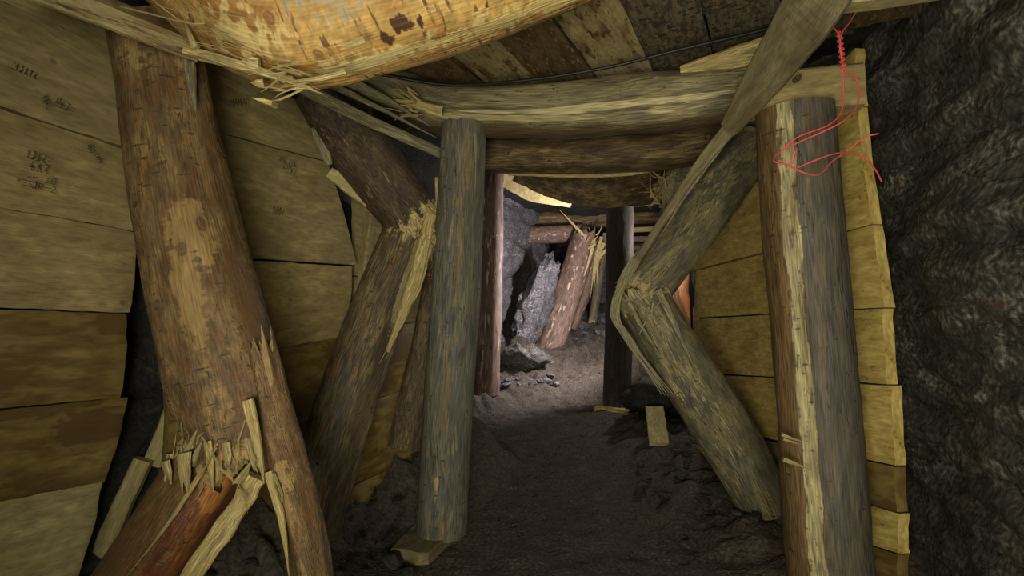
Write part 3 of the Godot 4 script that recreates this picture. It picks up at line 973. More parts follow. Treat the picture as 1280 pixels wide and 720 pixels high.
func build_right_planks() -> void:
	var w: Node3D = get_node("wall_right")
	var p0 := Vector3(1.44, 1, -2.05)
	var n := Vector3(-1, 0, 0.09).normalized()
	var R := func(px: float, py: float) -> Vector3: return on_plane(px, py, p0, n)
	var rows := [
		[[[895, 232], [1066, 60], [1072, 132], [880, 262]], M.plank_yellow],
		[[[880, 264], [1072, 134], [1090, 280], [868, 337]], M.plank_yellow],
		[[[868, 339], [1090, 282], [1103, 384], [867, 397]], M.plank_yellow],
		[[[867, 399], [1103, 386], [1111, 480], [868, 465]], M.plank_yellow],
		[[[868, 467], [1112, 482], [1118, 582], [872, 530]], M.plank_yellow],
		[[[872, 532], [1118, 584], [1121, 640], [876, 570]], M.plank_wet],
		[[[876, 572], [1121, 642], [1122, 692], [880, 612]], M.plank_yellow],
		[[[880, 614], [1122, 694], [1124, 790], [884, 660]], M.plank_wet]]
	for i in rows.size():
		board(w, rows[i][0], R, 0.05, rows[i][1], 560 + i, 0.003, Vector3(-0.006, 0, 0) * (i % 2))

func build_roof_planks() -> void:
	var c: Node3D = get_node("ceiling")
	var D := Vector3(0.46, 0, -0.888)
	var N := Vector3(0.888, 0, 0.46)
	var o := Vector3(0.3, 2.2, -1.85)
	var mats := [M.plank_brown, M.plank_sooty, M.plank_brown, M.plank_half, M.plank_brown, M.plank_half, M.plank_sooty, M.plank_sooty, M.plank_sooty, M.plank_brown]
	for i in mats.size():
		var a: float = -1.45 + i * 0.262
		var q := o + N * a
		q.y += [0.0, 0.015, 0.005, 0.02, 0.0, 0.012][i % 6]
		part("plank", board_mesh([q - D * 0.75, q - D * 0.75 + N * 0.254, q + D * 0.62 + N * 0.254, q + D * 0.62], 0.035, 600 + i, -0.006, 1), mats[i], c)
	# next bays of roof planks, past the cap logs
	for i in 7:
		var a: float = -0.75 + i * 0.26
		var q := Vector3(0.35, 2.34, -2.95) + Vector3(1, 0, 0) * a
		part("plank", board_mesh([q, q + Vector3(0.25, 0, 0), q + Vector3(0.45, 0.1, -1.1), q + Vector3(0.2, 0.1, -1.1)], 0.035, 620 + i, -0.01, 1), [M.plank_brown, M.plank_sooty, M.plank_half][i % 3], c)

# ------------------------------------------------------------------ timbers
func build_front_left_prop() -> void:
	var t := thing("broken_prop", "thick brown log prop leaning at the left planks, buckled above its red-brown stub", "log prop", at(150, 800, 1.48))
	add_log(t, "upper_log", [at(196, 40, 1.63), at(218, 180, 1.6), at(252, 350, 1.55), at(283, 480, 1.52), at(300, 575, 1.5)], [0.128, 0.137, 0.145, 0.155, 0.13], M.brown_log,
		{"seed": 21, "jag1": 0.10, "rough": 0.06, "lumps": [[0.5, 0.46, 0.05, 0.05, 0.02], [0.6, 0.8, 0.06, 0.1, 0.015]]})
	add_log(t, "long_shard", [at(322, 450, 1.47), at(345, 560, 1.43), at(372, 665, 1.4), at(392, 770, 1.38)], [0.06, 0.072, 0.066, 0.06], M.brown_log,
		{"seed": 23, "rough": 0.12, "flats": [[-1.3, 0.45]], "jag0": 0.12, "jag1": 0.06})
	add_log(t, "lower_log", [at(283, 560, 1.5), at(225, 655, 1.48), at(140, 790, 1.46)], [0.118, 0.125, 0.13], M.red_log,
		{"seed": 25, "jag0": 0.1, "rough": 0.07, "flats": [[1.25, 0.72]]})
	# pale slab split off the stub's right side
	part("split_slab", bar_mesh([at(322, 596, 1.42), at(283, 655, 1.4), at(222, 745, 1.38)], [0.05, 0.055, 0.05], [0.03, 0.03, 0.03], Vector3(0.5, 0.2, 0.8), 3, 0.25, 0.6), M.split, t)
	shards(t, at(285, 560, 1.5), at(300, 575, 1.5) - at(283, 480, 1.52), 0.15, 0.14, 11, 31)
	shards(t, at(283, 562, 1.5), at(283, 560, 1.5) - at(225, 655, 1.48), 0.12, 0.12, 9, 331)
	splinter(t, [at(310, 500, 1.36), at(322, 555, 1.345), at(330, 605, 1.34)], 0.03, 0.014, 32)
	splinter(t, [at(335, 590, 1.36), at(352, 650, 1.34), at(362, 725, 1.33)], 0.022, 0.012, 34)
	splinter(t, [at(255, 585, 1.34), at(210, 655, 1.33), at(155, 725, 1.32)], 0.012, 0.008, 35)
	splinter(t, [at(236, 74, 1.53), at(240, 105, 1.51), at(245, 140, 1.5)], 0.03, 0.012, 36, M.split_grey)
	fibres(t, at(290, 572, 1.37), Vector3(0.2, -0.9, 0.2), 0.35, 0.07, 26, 41, 0.005, 0.09)
	fibres(t, at(245, 556, 1.38), Vector3(0.3, 0.8, 0.2), 0.35, 0.06, 18, 42, 0.005, 0.06)
	# two lengths of broken pale lath behind
	var l1 := single("broken_lath", "short pale round lath leaning on coal behind the leaning brown prop", "lath", bar_mesh([at(222, 502, 1.8), at(192, 580, 1.78)], [0.055, 0.06], [0.04, 0.04], Vector3(0.2, 0, 1), 4, 0.1, 0.6), M.plank_pale)
	l1.set_meta("category", "lath")
	single("broken_lath", "longer pale lath leaning on coal beside the red-brown stub", "lath", bar_mesh([at(180, 574, 1.74), at(126, 690, 1.68), at(105, 735, 1.66)], [0.055, 0.06, 0.05], [0.04, 0.04, 0.03], Vector3(0.2, 0, 1), 6, 0.15, 0.6), M.plank_pale)

func build_second_left_prop() -> void:
	var t := thing("broken_prop", "dark brown log prop snapped at its knee beside the weathered grey post", "log prop", at(385, 650, 2.15))
	add_log(t, "upper_log", [at(404, 110, 2.34), at(455, 190, 2.42), at(522, 282, 2.54)], [0.142, 0.15, 0.132], M.dark_log, {"seed": 61, "jag1": 0.08, "rough": 0.07, "flats": [[0.2, 0.86]]})
	add_log(t, "lower_log", [at(516, 276, 2.56), at(470, 400, 2.44), at(425, 530, 2.3), at(384, 668, 2.18)], [0.118, 0.134, 0.136, 0.136], M.streaked_log, {"seed": 63, "jag0": 0.09, "rough": 0.07, "flats": [[0.95, 0.8]]})
	part("split_slab", bar_mesh([at(538, 268, 2.45), at(521, 345, 2.38), at(484, 440, 2.28)], [0.05, 0.075, 0.012], [0.03, 0.03, 0.02], Vector3(0.6, 0, 0.8), 5, 0.25, 0.6), M.split, t)
	splinter(t, [at(470, 158, 2.36), at(512, 228, 2.44), at(550, 292, 2.5)], 0.025, 0.012, 51, M.split_grey)
	splinter(t, [at(546, 222, 2.5), at(546, 260, 2.48), at(542, 305, 2.44)], 0.018, 0.008, 53)
	splinter(t, [at(536, 300, 2.4), at(520, 365, 2.34), at(474, 455, 2.25)], 0.016, 0.012, 55)
	shards(t, at(515, 272, 2.54), at(522, 282, 2.54) - at(455, 190, 2.42), 0.13, 0.13, 10, 52)
	shards(t, at(514, 282, 2.55), at(516, 276, 2.56) - at(470, 400, 2.44), 0.12, 0.12, 9, 54)
	fibres(t, at(515, 275, 2.42), Vector3(0.3, -0.6, 0.3), 0.4, 0.07, 26, 57, 0.005, 0.09)
	fibres(t, at(543, 290, 2.44), Vector3(0.1, -0.9, 0.2), 0.25, 0.12, 16, 58, 0.005, 0.05)
	# pale chock wedged behind the upper log
	single("wedge_chock", "pale wooden wedge jammed between planks and snapped dark brown log", "wedge", bar_mesh([at(412, 216, 2.4), at(436, 232, 2.42), at(462, 254, 2.45)], [0.05, 0.075, 0.06], [0.04, 0.04, 0.04], Vector3(0.3, 0, 1), 8, 0.15, 0.6), M.plank_pale)
	single("wood_chip", "small pale chip of wood hanging at upper edge of the planks", "wood chip", bar_mesh([at(392, 160, 2.3), at(402, 180, 2.31), at(412, 206, 2.33)], [0.02, 0.05, 0.03], [0.02, 0.025, 0.02], Vector3(0.3, 0, 1), 9, 0.2, 0.6), M.split_grey)
	# bark-edged slab behind the grey post
	var s := thing("slab_prop", "orange-brown bark-edged slab leaning behind the weathered grey post", "slab", at(505, 565, 2.75))
	add_log(s, "slab", [at(552, 330, 2.85), at(530, 450, 2.8), at(506, 560, 2.72)], [0.08, 0.09, 0.085], M.streaked_log, {"seed": 65, "rough": 0.1, "flats": [[PI, 0.3]]})

func build_centre_post() -> void:
	var t := thing("grey_post", "weathered grey round post standing upright on a wooden foot block", "post", at(553, 660, 2.46))
	var l := add_log(t, "trunk", [at(580, 158, 2.46), at(572, 330, 2.46), at(560, 520, 2.46), at(552, 664, 2.46)], [0.108, 0.116, 0.12, 0.118], M.grey_log, {"seed": 81, "rough": 0.045, "jag0": 0.012, "lumps": [[0.58, 0.45, 0.04, 0.05, 0.008]]})
	splinter(l, [at(594, 166, 2.37), at(595, 200, 2.36), at(594, 240, 2.36)], 0.014, 0.008, 83, M.split_grey)
	var b := at(552, 664, 2.57)
	var y0 := b.y
	var c := [Vector3(-0.53, y0, -2.33), Vector3(-0.50, y0 - 0.005, -2.72), Vector3(-0.18, y0, -2.62), Vector3(-0.335, y0 - 0.0, -2.20)]
	single("foot_block", "hewn wooden foot block under the weathered grey post", "block", slab_mesh([at(488, 686, 2.255), at(532, 640, 2.716), at(583, 652, 2.58), at(536, 692, 2.21)], 0.1), M.plank_grey)

# a thick slab from the outline of its top
func slab_mesh(top: Array, thick: float) -> ArrayMesh:
	var st := SurfaceTool.new()
	st.begin(Mesh.PRIMITIVE_TRIANGLES)
	st.set_smooth_group(-1)
	var y := 0.0
	for p in top:
		y += p.y / top.size()
	var n := top.size()
	var c := Vector3.ZERO
	for p in top:
		c += p / n
	var ring := func(f: float, dy: float) -> Array:
		var r := []
		for i in n:
			for k in 3:
				var q: Vector3 = (top[i] as Vector3).lerp(top[(i + 1) % n], k / 3.0)
				q = c + (q - c) * f
				q.y += dy + sin(i * 5.1 + k * 2.3) * 0.004
				r.append(q)
		return r
	var rows := [ring.call(0.97, 0.0), ring.call(1.0, -0.008), ring.call(1.0, -thick)]
	for j in 2:
		for i in n * 3:
			var i2 := (i + 1) % (n * 3)
			for v in [[j, i], [j + 1, i], [j, i2], [j, i2], [j + 1, i], [j + 1, i2]]:
				st.set_uv(Vector2(v[0] * 0.3, v[1] * 0.11))
				st.add_vertex(rows[v[0]][v[1]])
	for i in n * 3:
		for p in [rows[0][i], rows[0][(i + 1) % (n * 3)], c]:
			st.set_uv(Vector2(p.x * 3.0, p.z))
			st.add_vertex(p)
		for p in [rows[2][(i + 1) % (n * 3)], rows[2][i], c - Vector3(0, thick, 0)]:
			st.set_uv(Vector2(p.x * 3.0, p.z))
			st.add_vertex(p)
	st.generate_normals()
	return st.commit()

func build_right_post() -> void:
	var t := thing("split_post", "upright log post split lengthwise, brown and grey with a pale torn stripe", "post", at(1042, 765, 1.88))
	var l := add_log(t, "trunk", [at(992, 138, 1.93), at(1002, 280, 1.92), at(1018, 460, 1.9), at(1031, 640, 1.88), at(1041, 770, 1.87)], [0.131, 0.137, 0.137, 0.141, 0.145], M.tawny_log, {"seed": 91, "segs": 56, "rough": 0.05, "lumps": [[0.46, 0.5, 0.022, 0.9, -0.012]]})
	splinter(l, [at(977, 543, 1.75), at(990, 548, 1.745), at(1006, 553, 1.745)], 0.012, 0.01, 92)
	splinter(l, [at(979, 549, 1.75), at(992, 553, 1.745), at(1002, 556, 1.745)], 0.008, 0.008, 93)
	splinter(l, [at(979, 574, 1.745), at(995, 580, 1.74), at(1012, 587, 1.74)], 0.014, 0.01, 94)

func build_right_knee() -> void:
	var t := thing("broken_prop", "olive-grey log prop folded sharply at its knee before the yellow planks", "log prop", at(966, 650, 2.5))
	add_log(t, "upper_log", [at(942, 182, 2.7), at(880, 262, 2.6), at(800, 368, 2.45)], [0.125, 0.13, 0.118], M.olive_log, {"seed": 101, "jag1": 0.07, "rough": 0.08})
	add_log(t, "lower_log", [at(796, 362, 2.45), at(850, 452, 2.45), at(905, 540, 2.48), at(968, 648, 2.5)], [0.115, 0.135, 0.138, 0.135], M.olive_log, {"seed": 103, "jag0": 0.07, "rough": 0.08})
	# long fibres bent round the outside of the knee
	for i in 6:
		var s := i * 3.4
		part("bent_fibre", bar_mesh([at(822 - s * 0.6, 292 + s * 0.3, 2.36), at(790 - s * 0.7, 342, 2.33), at(768 - s * 0.2 + i % 2 * 5, 388 + s * 0.2, 2.31), at(786 - s * 0.2, 420 + s * 0.3, 2.32), at(832 - s * 0.5 + i % 3 * 6, 490 + s * 0.3, 2.34)], [0.004, 0.012, 0.018, 0.014, 0.003], [0.004, 0.008, 0.01, 0.008, 0.003], Vector3(-0.3, 0, 1), 110 + i, 0.3, 0.6), M.split_grey, t)
	splinter(t, [at(822, 362, 2.3), at(845, 410, 2.29), at(872, 470, 2.3)], 0.03, 0.014, 121, M.split_grey)
	splinter(t, [at(786, 378, 2.3), at(802, 408, 2.29), at(826, 446, 2.3)], 0.022, 0.012, 123, M.split_grey)
	shards(t, at(806, 362, 2.46), at(800, 368, 2.45) - at(880, 262, 2.6), 0.115, 0.12, 9, 122, M.split_grey)
	shards(t, at(800, 372, 2.45), at(796, 362, 2.45) - at(850, 452, 2.45), 0.115, 0.12, 9, 128, M.split_grey)
	fibres(t, at(812, 372, 2.32), Vector3(-0.2, -0.7, 0.3), 0.4, 0.06, 24, 125, 0.005, 0.09)
	# torn log stump behind the hanging strip
	var b := thing("torn_stump", "torn stump of log with brush-like fibres under the brown cap log", "log stump", at(835, 265, 3.1))
	add_log(b, "stump", [at(905, 190, 3.1), at(868, 215, 3.1), at(832, 245, 3.1)], [0.1, 0.11, 0.1], M.olive_log, {"seed": 131, "jag1": 0.14, "rough": 0.1})
	for i in 9:
		splinter(b, [at(842 - i * 2, 215 + i * 2, 3.0), at(838 - i * 1.5 + (i % 3) * 5, 240, 2.98), at(848 - i * 3, 268 + (i % 4) * 4, 2.98)], 0.028, 0.012, 132 + i, M.split_grey)
	fibres(b, at(828, 236, 3.0), Vector3(-0.3, 0.3, 0.2), 0.5, 0.16, 24, 145, 0.007, 0.08)

func build_caps() -> void:
	# near cap log, cracked in a shallow V
	var t := thing("cap_log", "big peeled orange-yellow roof log with dark flecks, cracked and sagging", "cap log", at(360, 105, 1.25))
	add_log(t, "trunk", [at(110, -130, 1.42), at(235, -62, 1.34), at(345, 8, 1.26), at(480, -14, 1.22), at(640, -66, 1.2), at(800, -122, 1.2)], [0.15, 0.165, 0.185, 0.18, 0.172, 0.165], M.orange_log,
		{"seed": 151, "segs": 56, "rough": 0.06, "lumps": [[0.42, 0.47, 0.05, 0.06, 0.012], [0.5, 0.6, 0.05, 0.05, 0.01], [0.36, 0.66, 0.05, 0.08, -0.012]]})
	splinter(t, [at(232, 62, 1.2), at(300, 82, 1.17), at(365, 102, 1.14), at(404, 118, 1.13)], 0.022, 0.014, 153)
	splinter(t, [at(250, 72, 1.21), at(330, 90, 1.17), at(400, 112, 1.14)], 0.014, 0.01, 154)
	splinter(t, [at(432, 90, 1.12), at(400, 98, 1.115), at(352, 103, 1.12)], 0.012, 0.01, 155)
	splinter(t, [at(245, 60, 1.18), at(238, 45, 1.18), at(230, 24, 1.19)], 0.016, 0.01, 156)
	splinter(t, [at(455, 50, 1.065), at(440, 55, 1.06), at(420, 60, 1.065)], 0.016, 0.006, 157)
	splinter(t, [at(150, 8, 1.2), at(230, 28, 1.14), at(300, 45, 1.1)], 0.004, 0.003, 159)
	shards(t, at(352, 60, 1.26), Vector3(-1, 0.25, 0.1), 0.13, 0.07, 7, 162)
	fibres(t, at(366, 100, 1.14), Vector3(-0.8, -0.1, 0.1), 0.2, 0.06, 18, 160, 0.004, 0.04)
	fibres(t, at(290, 50, 1.12), Vector3(-0.9, 0.35, 0.1), 0.12, 0.12, 18, 161, 0.0022, 0.07)
	# second cap log: split half-round on the grey post
	var a := thing("cap_log", "grey-olive split cap log resting on the weathered grey post", "cap log", at(580, 158, 2.5))
	add_log(a, "trunk", [at(385, 70, 2.2), at(470, 104, 2.36), at(560, 136, 2.52), at(700, 138, 2.38), at(820, 128, 2.24), at(935, 114, 2.1)], [0.1, 0.108, 0.118, 0.128, 0.128, 0.11], M.cap_log, {"seed": 171, "rough": 0.09, "jag0": 0.08, "flats": [[0.3, 0.86]]})
	splinter(a, [at(552, 140, 2.3), at(525, 132, 2.26), at(488, 124, 2.24)], 0.05, 0.02, 173)
	splinter(a, [at(540, 140, 2.28), at(520, 126, 2.25), at(508, 108, 2.24)], 0.035, 0.015, 174)
	splinter(a, [at(395, 98, 2.1), at(460, 128, 2.2), at(545, 172, 2.35)], 0.03, 0.015, 175, M.split_grey)
	splinter(a, [at(420, 92, 2.1), at(480, 122, 2.18), at(538, 158, 2.3)], 0.03, 0.015, 176, M.split_grey)
	fibres(a, at(515, 130, 2.26), Vector3(-0.9, 0.2, 0.1), 0.2, 0.1, 16, 180, 0.006, 0.06)
	# squared plank end on the split post
	var pe := thing("cap_plank", "squared pale plank end nailed over the split log post", "plank", at(1000, 140, 1.93))
	part("board", bar_mesh([at(922, 124, 2.03), at(985, 117, 1.98), at(1076, 109, 1.92)], [0.165, 0.165, 0.16], [0.09, 0.09, 0.09], Vector3(-0.1, 0.05, 1), 7, 0.05, 1.0), M.plank, pe)
	for p in [[997, 98, 0.011, M.plank_brown, "knot"], [996, 125, 0.004, M.steel, "nail"], [1030, 124, 0.004, M.steel, "nail"]]:
		var q := at(p[0], p[1], 1.92)
		part(p[4], tube_mesh([q - Vector3(0, 0, 0.03), q + Vector3(0, 0, 0.006), q + Vector3(0, -0.0005, 0.0075)], p[2], 12), p[3], pe)
	# pale wedge over it
	single("wedge_board", "fresh pale wedge of split wood above the grey-olive cap log", "wedge", bar_mesh([at(852, 88, 2.12), at(915, 74, 2.02), at(975, 58, 1.95)], [0.03, 0.08, 0.1], [0.05, 0.06, 0.06], Vector3(-0.1, -0.2, 1), 3, 0.1, 0.7), M.split)
	# third cap log
	var b := thing("cap_log", "brown rough cap log behind the grey-olive split one", "cap log", at(700, 215, 3.0))
	add_log(b, "trunk", [at(592, 194, 3.05), at(700, 194, 3.0), at(820, 188, 2.92), at(955, 168, 2.8)], [0.105, 0.11, 0.108, 0.1], M.cap_log_brown, {"seed": 191, "rough": 0.09})
	single("bent_lath", "thin white bent lath running under the brown cap log", "lath", bar_mesh([at(635, 217, 3.1), at(720, 219, 3.05), at(790, 216, 3.0), at(850, 205, 2.95)], [0.02, 0.028, 0.03, 0.012], [0.012, 0.012, 0.012, 0.008], Vector3(0, -0.5, 1), 5, 0.15, 0.7), M.split)

func build_hanging() -> void:
	# plank split from the roof, hanging across the passage
	var t := thing("hanging_plank", "long split plank hanging slantwise from the roof to the knee prop", "plank", at(800, 318, 2.35))
	part("board", bar_mesh([at(1052, -60, 1.2), at(1010, 15, 1.36), at(962, 88, 1.6), at(912, 160, 1.88)], [0.16, 0.155, 0.135, 0.07], [0.035, 0.035, 0.032, 0.03], Vector3(-0.55, -0.25, 0.8), 2, 0.06, 1.0), M.plank_grey, t)
	part("split_strip", bar_mesh([at(930, 140, 1.84), at(880, 200, 2.0), at(840, 258, 2.15), at(797, 324, 2.33)], [0.06, 0.045, 0.035, 0.03], [0.02, 0.02, 0.018, 0.015], Vector3(-0.4, -0.1, 0.9), 4, 0.1, 1.0), M.plank_grey, t)
	splinter(t, [at(905, 178, 1.95), at(860, 240, 2.1), at(815, 312, 2.28)], 0.018, 0.01, 203, M.split_grey)
	# beam end at the top right
	single("roof_board", "pale roof board jutting over the dark coal face", "board", bar_mesh([at(1020, 0, 1.42), at(1100, -8, 1.44), at(1230, -28, 1.46)], [0.06, 0.06, 0.06], [0.08, 0.08, 0.08], Vector3(0, -0.1, 1), 6, 0.06, 1.0), M.plank_pale)
	# side board over the left planks
	single("side_board", "brown-edged board running over the top of the leaning brown prop", "board", bar_mesh([at(10, -32, 1.22), at(130, 14, 1.36), at(246, 60, 1.52)], [0.06, 0.06, 0.06], [0.1, 0.1, 0.1], Vector3(0.3, -0.6, 0.6), 8, 0.05, 1.0), M.plank_half)
	single("roof_lath", "long narrow lath slanting from the orange roof log to the grey post", "lath", bar_mesh([at(352, 96, 1.7), at(450, 146, 2.05), at(556, 194, 2.5)], [0.04, 0.045, 0.045], [0.03, 0.03, 0.03], Vector3(0.3, -0.3, 1), 9, 0.08, 1.0), M.split_grey)
	# sagging roof planks beyond
	single("sagging_plank", "dark brown roof plank bowed down beyond the brown cap log", "plank", bar_mesh([at(648, 206, 3.7), at(700, 226, 3.75), at(765, 236, 3.8), at(850, 220, 3.9)], [0.24, 0.28, 0.28, 0.24], [0.03, 0.03, 0.03, 0.03], Vector3(0, -0.3, 1), 11, 0.06, 0.8), M.cap_log_brown)
	single("sagging_plank", "pale fresh-sawn plank peeping out under the dark bowed roof plank", "plank", bar_mesh([at(630, 212, 5.7), at(668, 236, 5.7), at(714, 256, 5.7)], [0.34, 0.3, 0.06], [0.03, 0.03, 0.02], Vector3(0, -0.6, 1), 12, 0.04, 0.8), M.plank_pale)
	single("sagging_plank", "olive plank lying across the head of the black round post", "plank", bar_mesh([at(740, 236, 4.6), at(800, 244, 4.6), at(870, 224, 4.5)], [0.2, 0.2, 0.2], [0.04, 0.04, 0.04], Vector3(0, -0.4, 1), 13, 0.06, 0.8), M.cap_log_brown)
	# black tube added to draw the dark gap over the cap log
	single("dark_gap_tube", "thin black tube added along the dark gap over the grey-olive cap log", "gap_tube", tube_mesh([at(470, 92, 2.25), at(560, 106, 2.28), at(660, 100, 2.2), at(760, 84, 2.12), at(850, 62, 2.04), at(960, 36, 1.95), at(1010, 20, 1.9)], 0.007, 8, 60), M.black)
	# red string
	var s := thing("red_string", "loops of thin red string dangling in front of the split log post", "string", at(1060, 130, 1.6))
	var strands := [
		[[1016, -20], [1022, 12], [1036, 30], [1048, 42], [1051, 62], [1055, 86], [1072, 102], [1072, 130], [1056, 150], [1030, 164], [998, 178], [972, 192], [968, 202], [990, 204], [996, 186]],
		[[1072, 12], [1062, 28], [1052, 42], [1050, 60], [1053, 80], [1054, 110], [1052, 138], [1036, 156], [996, 172], [976, 190]],
		[[968, 202], [984, 206], [1005, 216], [1024, 218], [1040, 202], [1060, 188], [1080, 172], [1098, 167]],
		[[996, 210], [1020, 200], [1044, 192], [1064, 192], [1082, 198], [1094, 212], [1102, 227]]]
	for k in strands.size():
		var pts := []
		for i in strands[k].size():
			pts.append(at(strands[k][i][0], strands[k][i][1], 1.6 + 0.03 * sin(i * 1.3 + k)))
		part("strand", tube_mesh(pts, 0.0026, 6, 60), M.red, s)
	var kp := []
	for i in 24:
		var f := i / 23.0
		kp.append(at(1049 + 5 * f + 3.0 * sin(i * 1.9), 40 + 45 * f, 1.6 + 0.006 * cos(i * 1.9)))
	part("twist", tube_mesh(kp, 0.004, 6, 90), M.red, s)

func build_far() -> void:
	var fp := thing("black_post", "blackened round post standing on a pale plank in the passage", "post", at(772, 510, 4.95))
	add_log(fp, "trunk", [at(775, 250, 5.0), at(774, 380, 4.97), at(771, 510, 4.95)], [0.13, 0.135, 0.135], M.black_log, {"seed": 211, "rough": 0.05})
	single("foot_plank", "pale plank under the foot of the blackened round post", "plank", slab_mesh([at(742, 507, 4.9), at(754, 502, 5.2), at(803, 505, 5.0), at(798, 514, 4.65)], 0.1), M.split)
	var lp := thing("brown_post", "brown post behind the weathered grey one, lit pale along one side", "post", at(608, 490, 5.0))
	add_log(lp, "trunk", [at(613, 210, 5.0), at(611, 340, 5.0), at(607, 492, 5.0)], [0.13, 0.135, 0.135], M.rose_log, {"seed": 213, "rough": 0.04})
	# leaning broken props in the chamber
	var a := thing("leaning_prop", "thick rose-brown log leaning in the chamber with a shattered top", "log prop", at(684, 442, 7.35))
	add_log(a, "trunk", [at(730, 298, 8.0), at(712, 360, 7.7), at(684, 442, 7.35)], [0.2, 0.21, 0.21], M.rose_log, {"seed": 215, "jag0": 0.2, "rough": 0.07})
	splinter(a, [at(733, 298, 7.8), at(718, 282, 7.8), at(699, 262, 7.8)], 0.05, 0.02, 217)
	splinter(a, [at(742, 300, 7.8), at(738, 320, 7.7), at(728, 350, 7.6)], 0.06, 0.02, 218)
	splinter(a, [at(722, 340, 7.6), at(712, 360, 7.5), at(702, 385, 7.4)], 0.09, 0.02, 219)
	fibres(a, at(730, 304, 7.9), Vector3(0.1, 1, 0), 0.35, 0.22, 30, 220, 0.015, 0.2)
	var b := thing("leaning_prop", "thinner pale-sided log leaning behind the shattered rose-brown log", "log prop", at(712, 408, 8.1))
	add_log(b, "trunk", [at(746, 312, 8.5), at(732, 350, 8.4), at(710, 412, 8.1)], [0.14, 0.15, 0.15], M.rose_log, {"seed": 221, "jag0": 0.14, "rough": 0.07})
	for i in 3:
		splinter(b, [at(752 + i * 3, 296 + i * 8, 8.3), at(744 + i * 2, 325, 8.3), at(738 + i * 4, 372 - i * 8, 8.2)], 0.06, 0.025, 223 + i)
	var cc := thing("thin_prop", "thin grey stake standing behind the two leaning logs", "stake", at(742, 400, 8.8))
	add_log(cc, "trunk", [at(758, 292, 8.9), at(750, 340, 8.9), at(740, 405, 8.8)], [0.07, 0.075, 0.075], M.olive_log, {"seed": 227, "rough": 0.07, "segs": 20})
	# chamber cap beams
	var h1 := thing("chamber_beam", "brown cap beam across the chamber behind the leaning logs", "beam", at(710, 285, 8.6))
	add_log(h1, "trunk", [at(648, 274, 8.6), at(730, 274, 8.6), at(860, 268, 8.6)], [0.145, 0.145, 0.14], M.cap_log_brown, {"seed": 231, "rough": 0.05})
	var h2 := thing("chamber_beam", "rose-coloured log lying under the brown chamber beam", "beam", at(690, 302, 7.4))
	add_log(h2, "trunk", [at(655, 294, 8.25), at(690, 293, 8.25), at(728, 290, 8.25)], [0.14, 0.145, 0.13], M.rose_log, {"seed": 233, "rough": 0.06, "jag1": 0.1})
	for i in 3:
		single("chamber_board", ["narrow pale board, topmost across the chamber beyond the black post", "narrow rose-brown board between two others across the chamber", "narrow dark brown board, lowest across the chamber beyond the black post"][i], "board", bar_mesh([at(782, 288 + i * 11, 8.2 + i * 0.1), at(830, 286 + i * 12, 8.2 + i * 0.1), at(846, 290 + i * 9, 8.1)], [0.08, 0.08, 0.08], [0.05, 0.05, 0.05], Vector3(0, 0, 1), 240 + i, 0.1, 0.8), [M.plank_pale, M.rose_log, M.plank_brown][i], "boards across the chamber")
	# bent orange log lit from the chamber
	var o := thing("bent_log", "orange curved log seen through the bend of the knee prop", "log", at(884, 440, 5.3))
	add_log(o, "trunk", [at(862, 318, 5.5), at(849, 352, 5.4), at(853, 385, 5.35), at(884, 440, 5.3)], [0.075, 0.095, 0.1, 0.105], M.red_log, {"seed": 251, "rough": 0.08})
	single("leaning_board", "blue-grey board leaning behind the bent orange log", "board", bar_mesh([at(870, 330, 6.0), at(884, 372, 6.0), at(904, 420, 6.0)], [0.2, 0.2, 0.2], [0.04, 0.04, 0.04], Vector3(0, 0, 1), 5, 0.06, 0.8), M.split_grey)
	# short pale board propped on the coal
	single("short_board", "short pale board propped against the coal heap beside the black post", "board", bar_mesh([at(818, 510, 3.75), at(824, 556, 3.45)], [0.13, 0.13], [0.03, 0.03], Vector3(-0.2, 0.5, 1), 6, 0.08, 0.8), M.plank_pale)
	# coal slab leaning on the left of the chamber
	var sl := lump_mesh(261, Vector3(0.36, 0.8, 0.3), 0.16, 30)
	var m := single("coal_slab", "big grey leaning slab of coal in the chamber beside the brown post", "rock", sl, M.coal_grey)
	m.position = at(664, 388, 7.1)
	m.rotation_degrees = Vector3(0, 20, -22)
	var heap := [[[834, 492, 4.4], 0.42, "heap of crumbled black coal beside the black round post", M.coal_dark], [[655, 452, 6.2], 0.28, "dark coal boulder at the foot of the grey coal slab", M.coal], [[766, 402, 9.1], 0.36, "broken coal boulder below the leaning logs", M.coal_grey], [[792, 410, 8.6], 0.34, "rounded coal boulder behind the black round post", M.coal_grey]]
	for i in heap.size():
		var h: Array = heap[i]
		var r := single("coal_boulder", h[2], "rock", lump_mesh(270 + i, Vector3(h[1] * 1.2, h[1] * 0.75, h[1]), 0.16, 22), h[3])
		r.position = at(h[0][0], h[0][1], h[0][2])

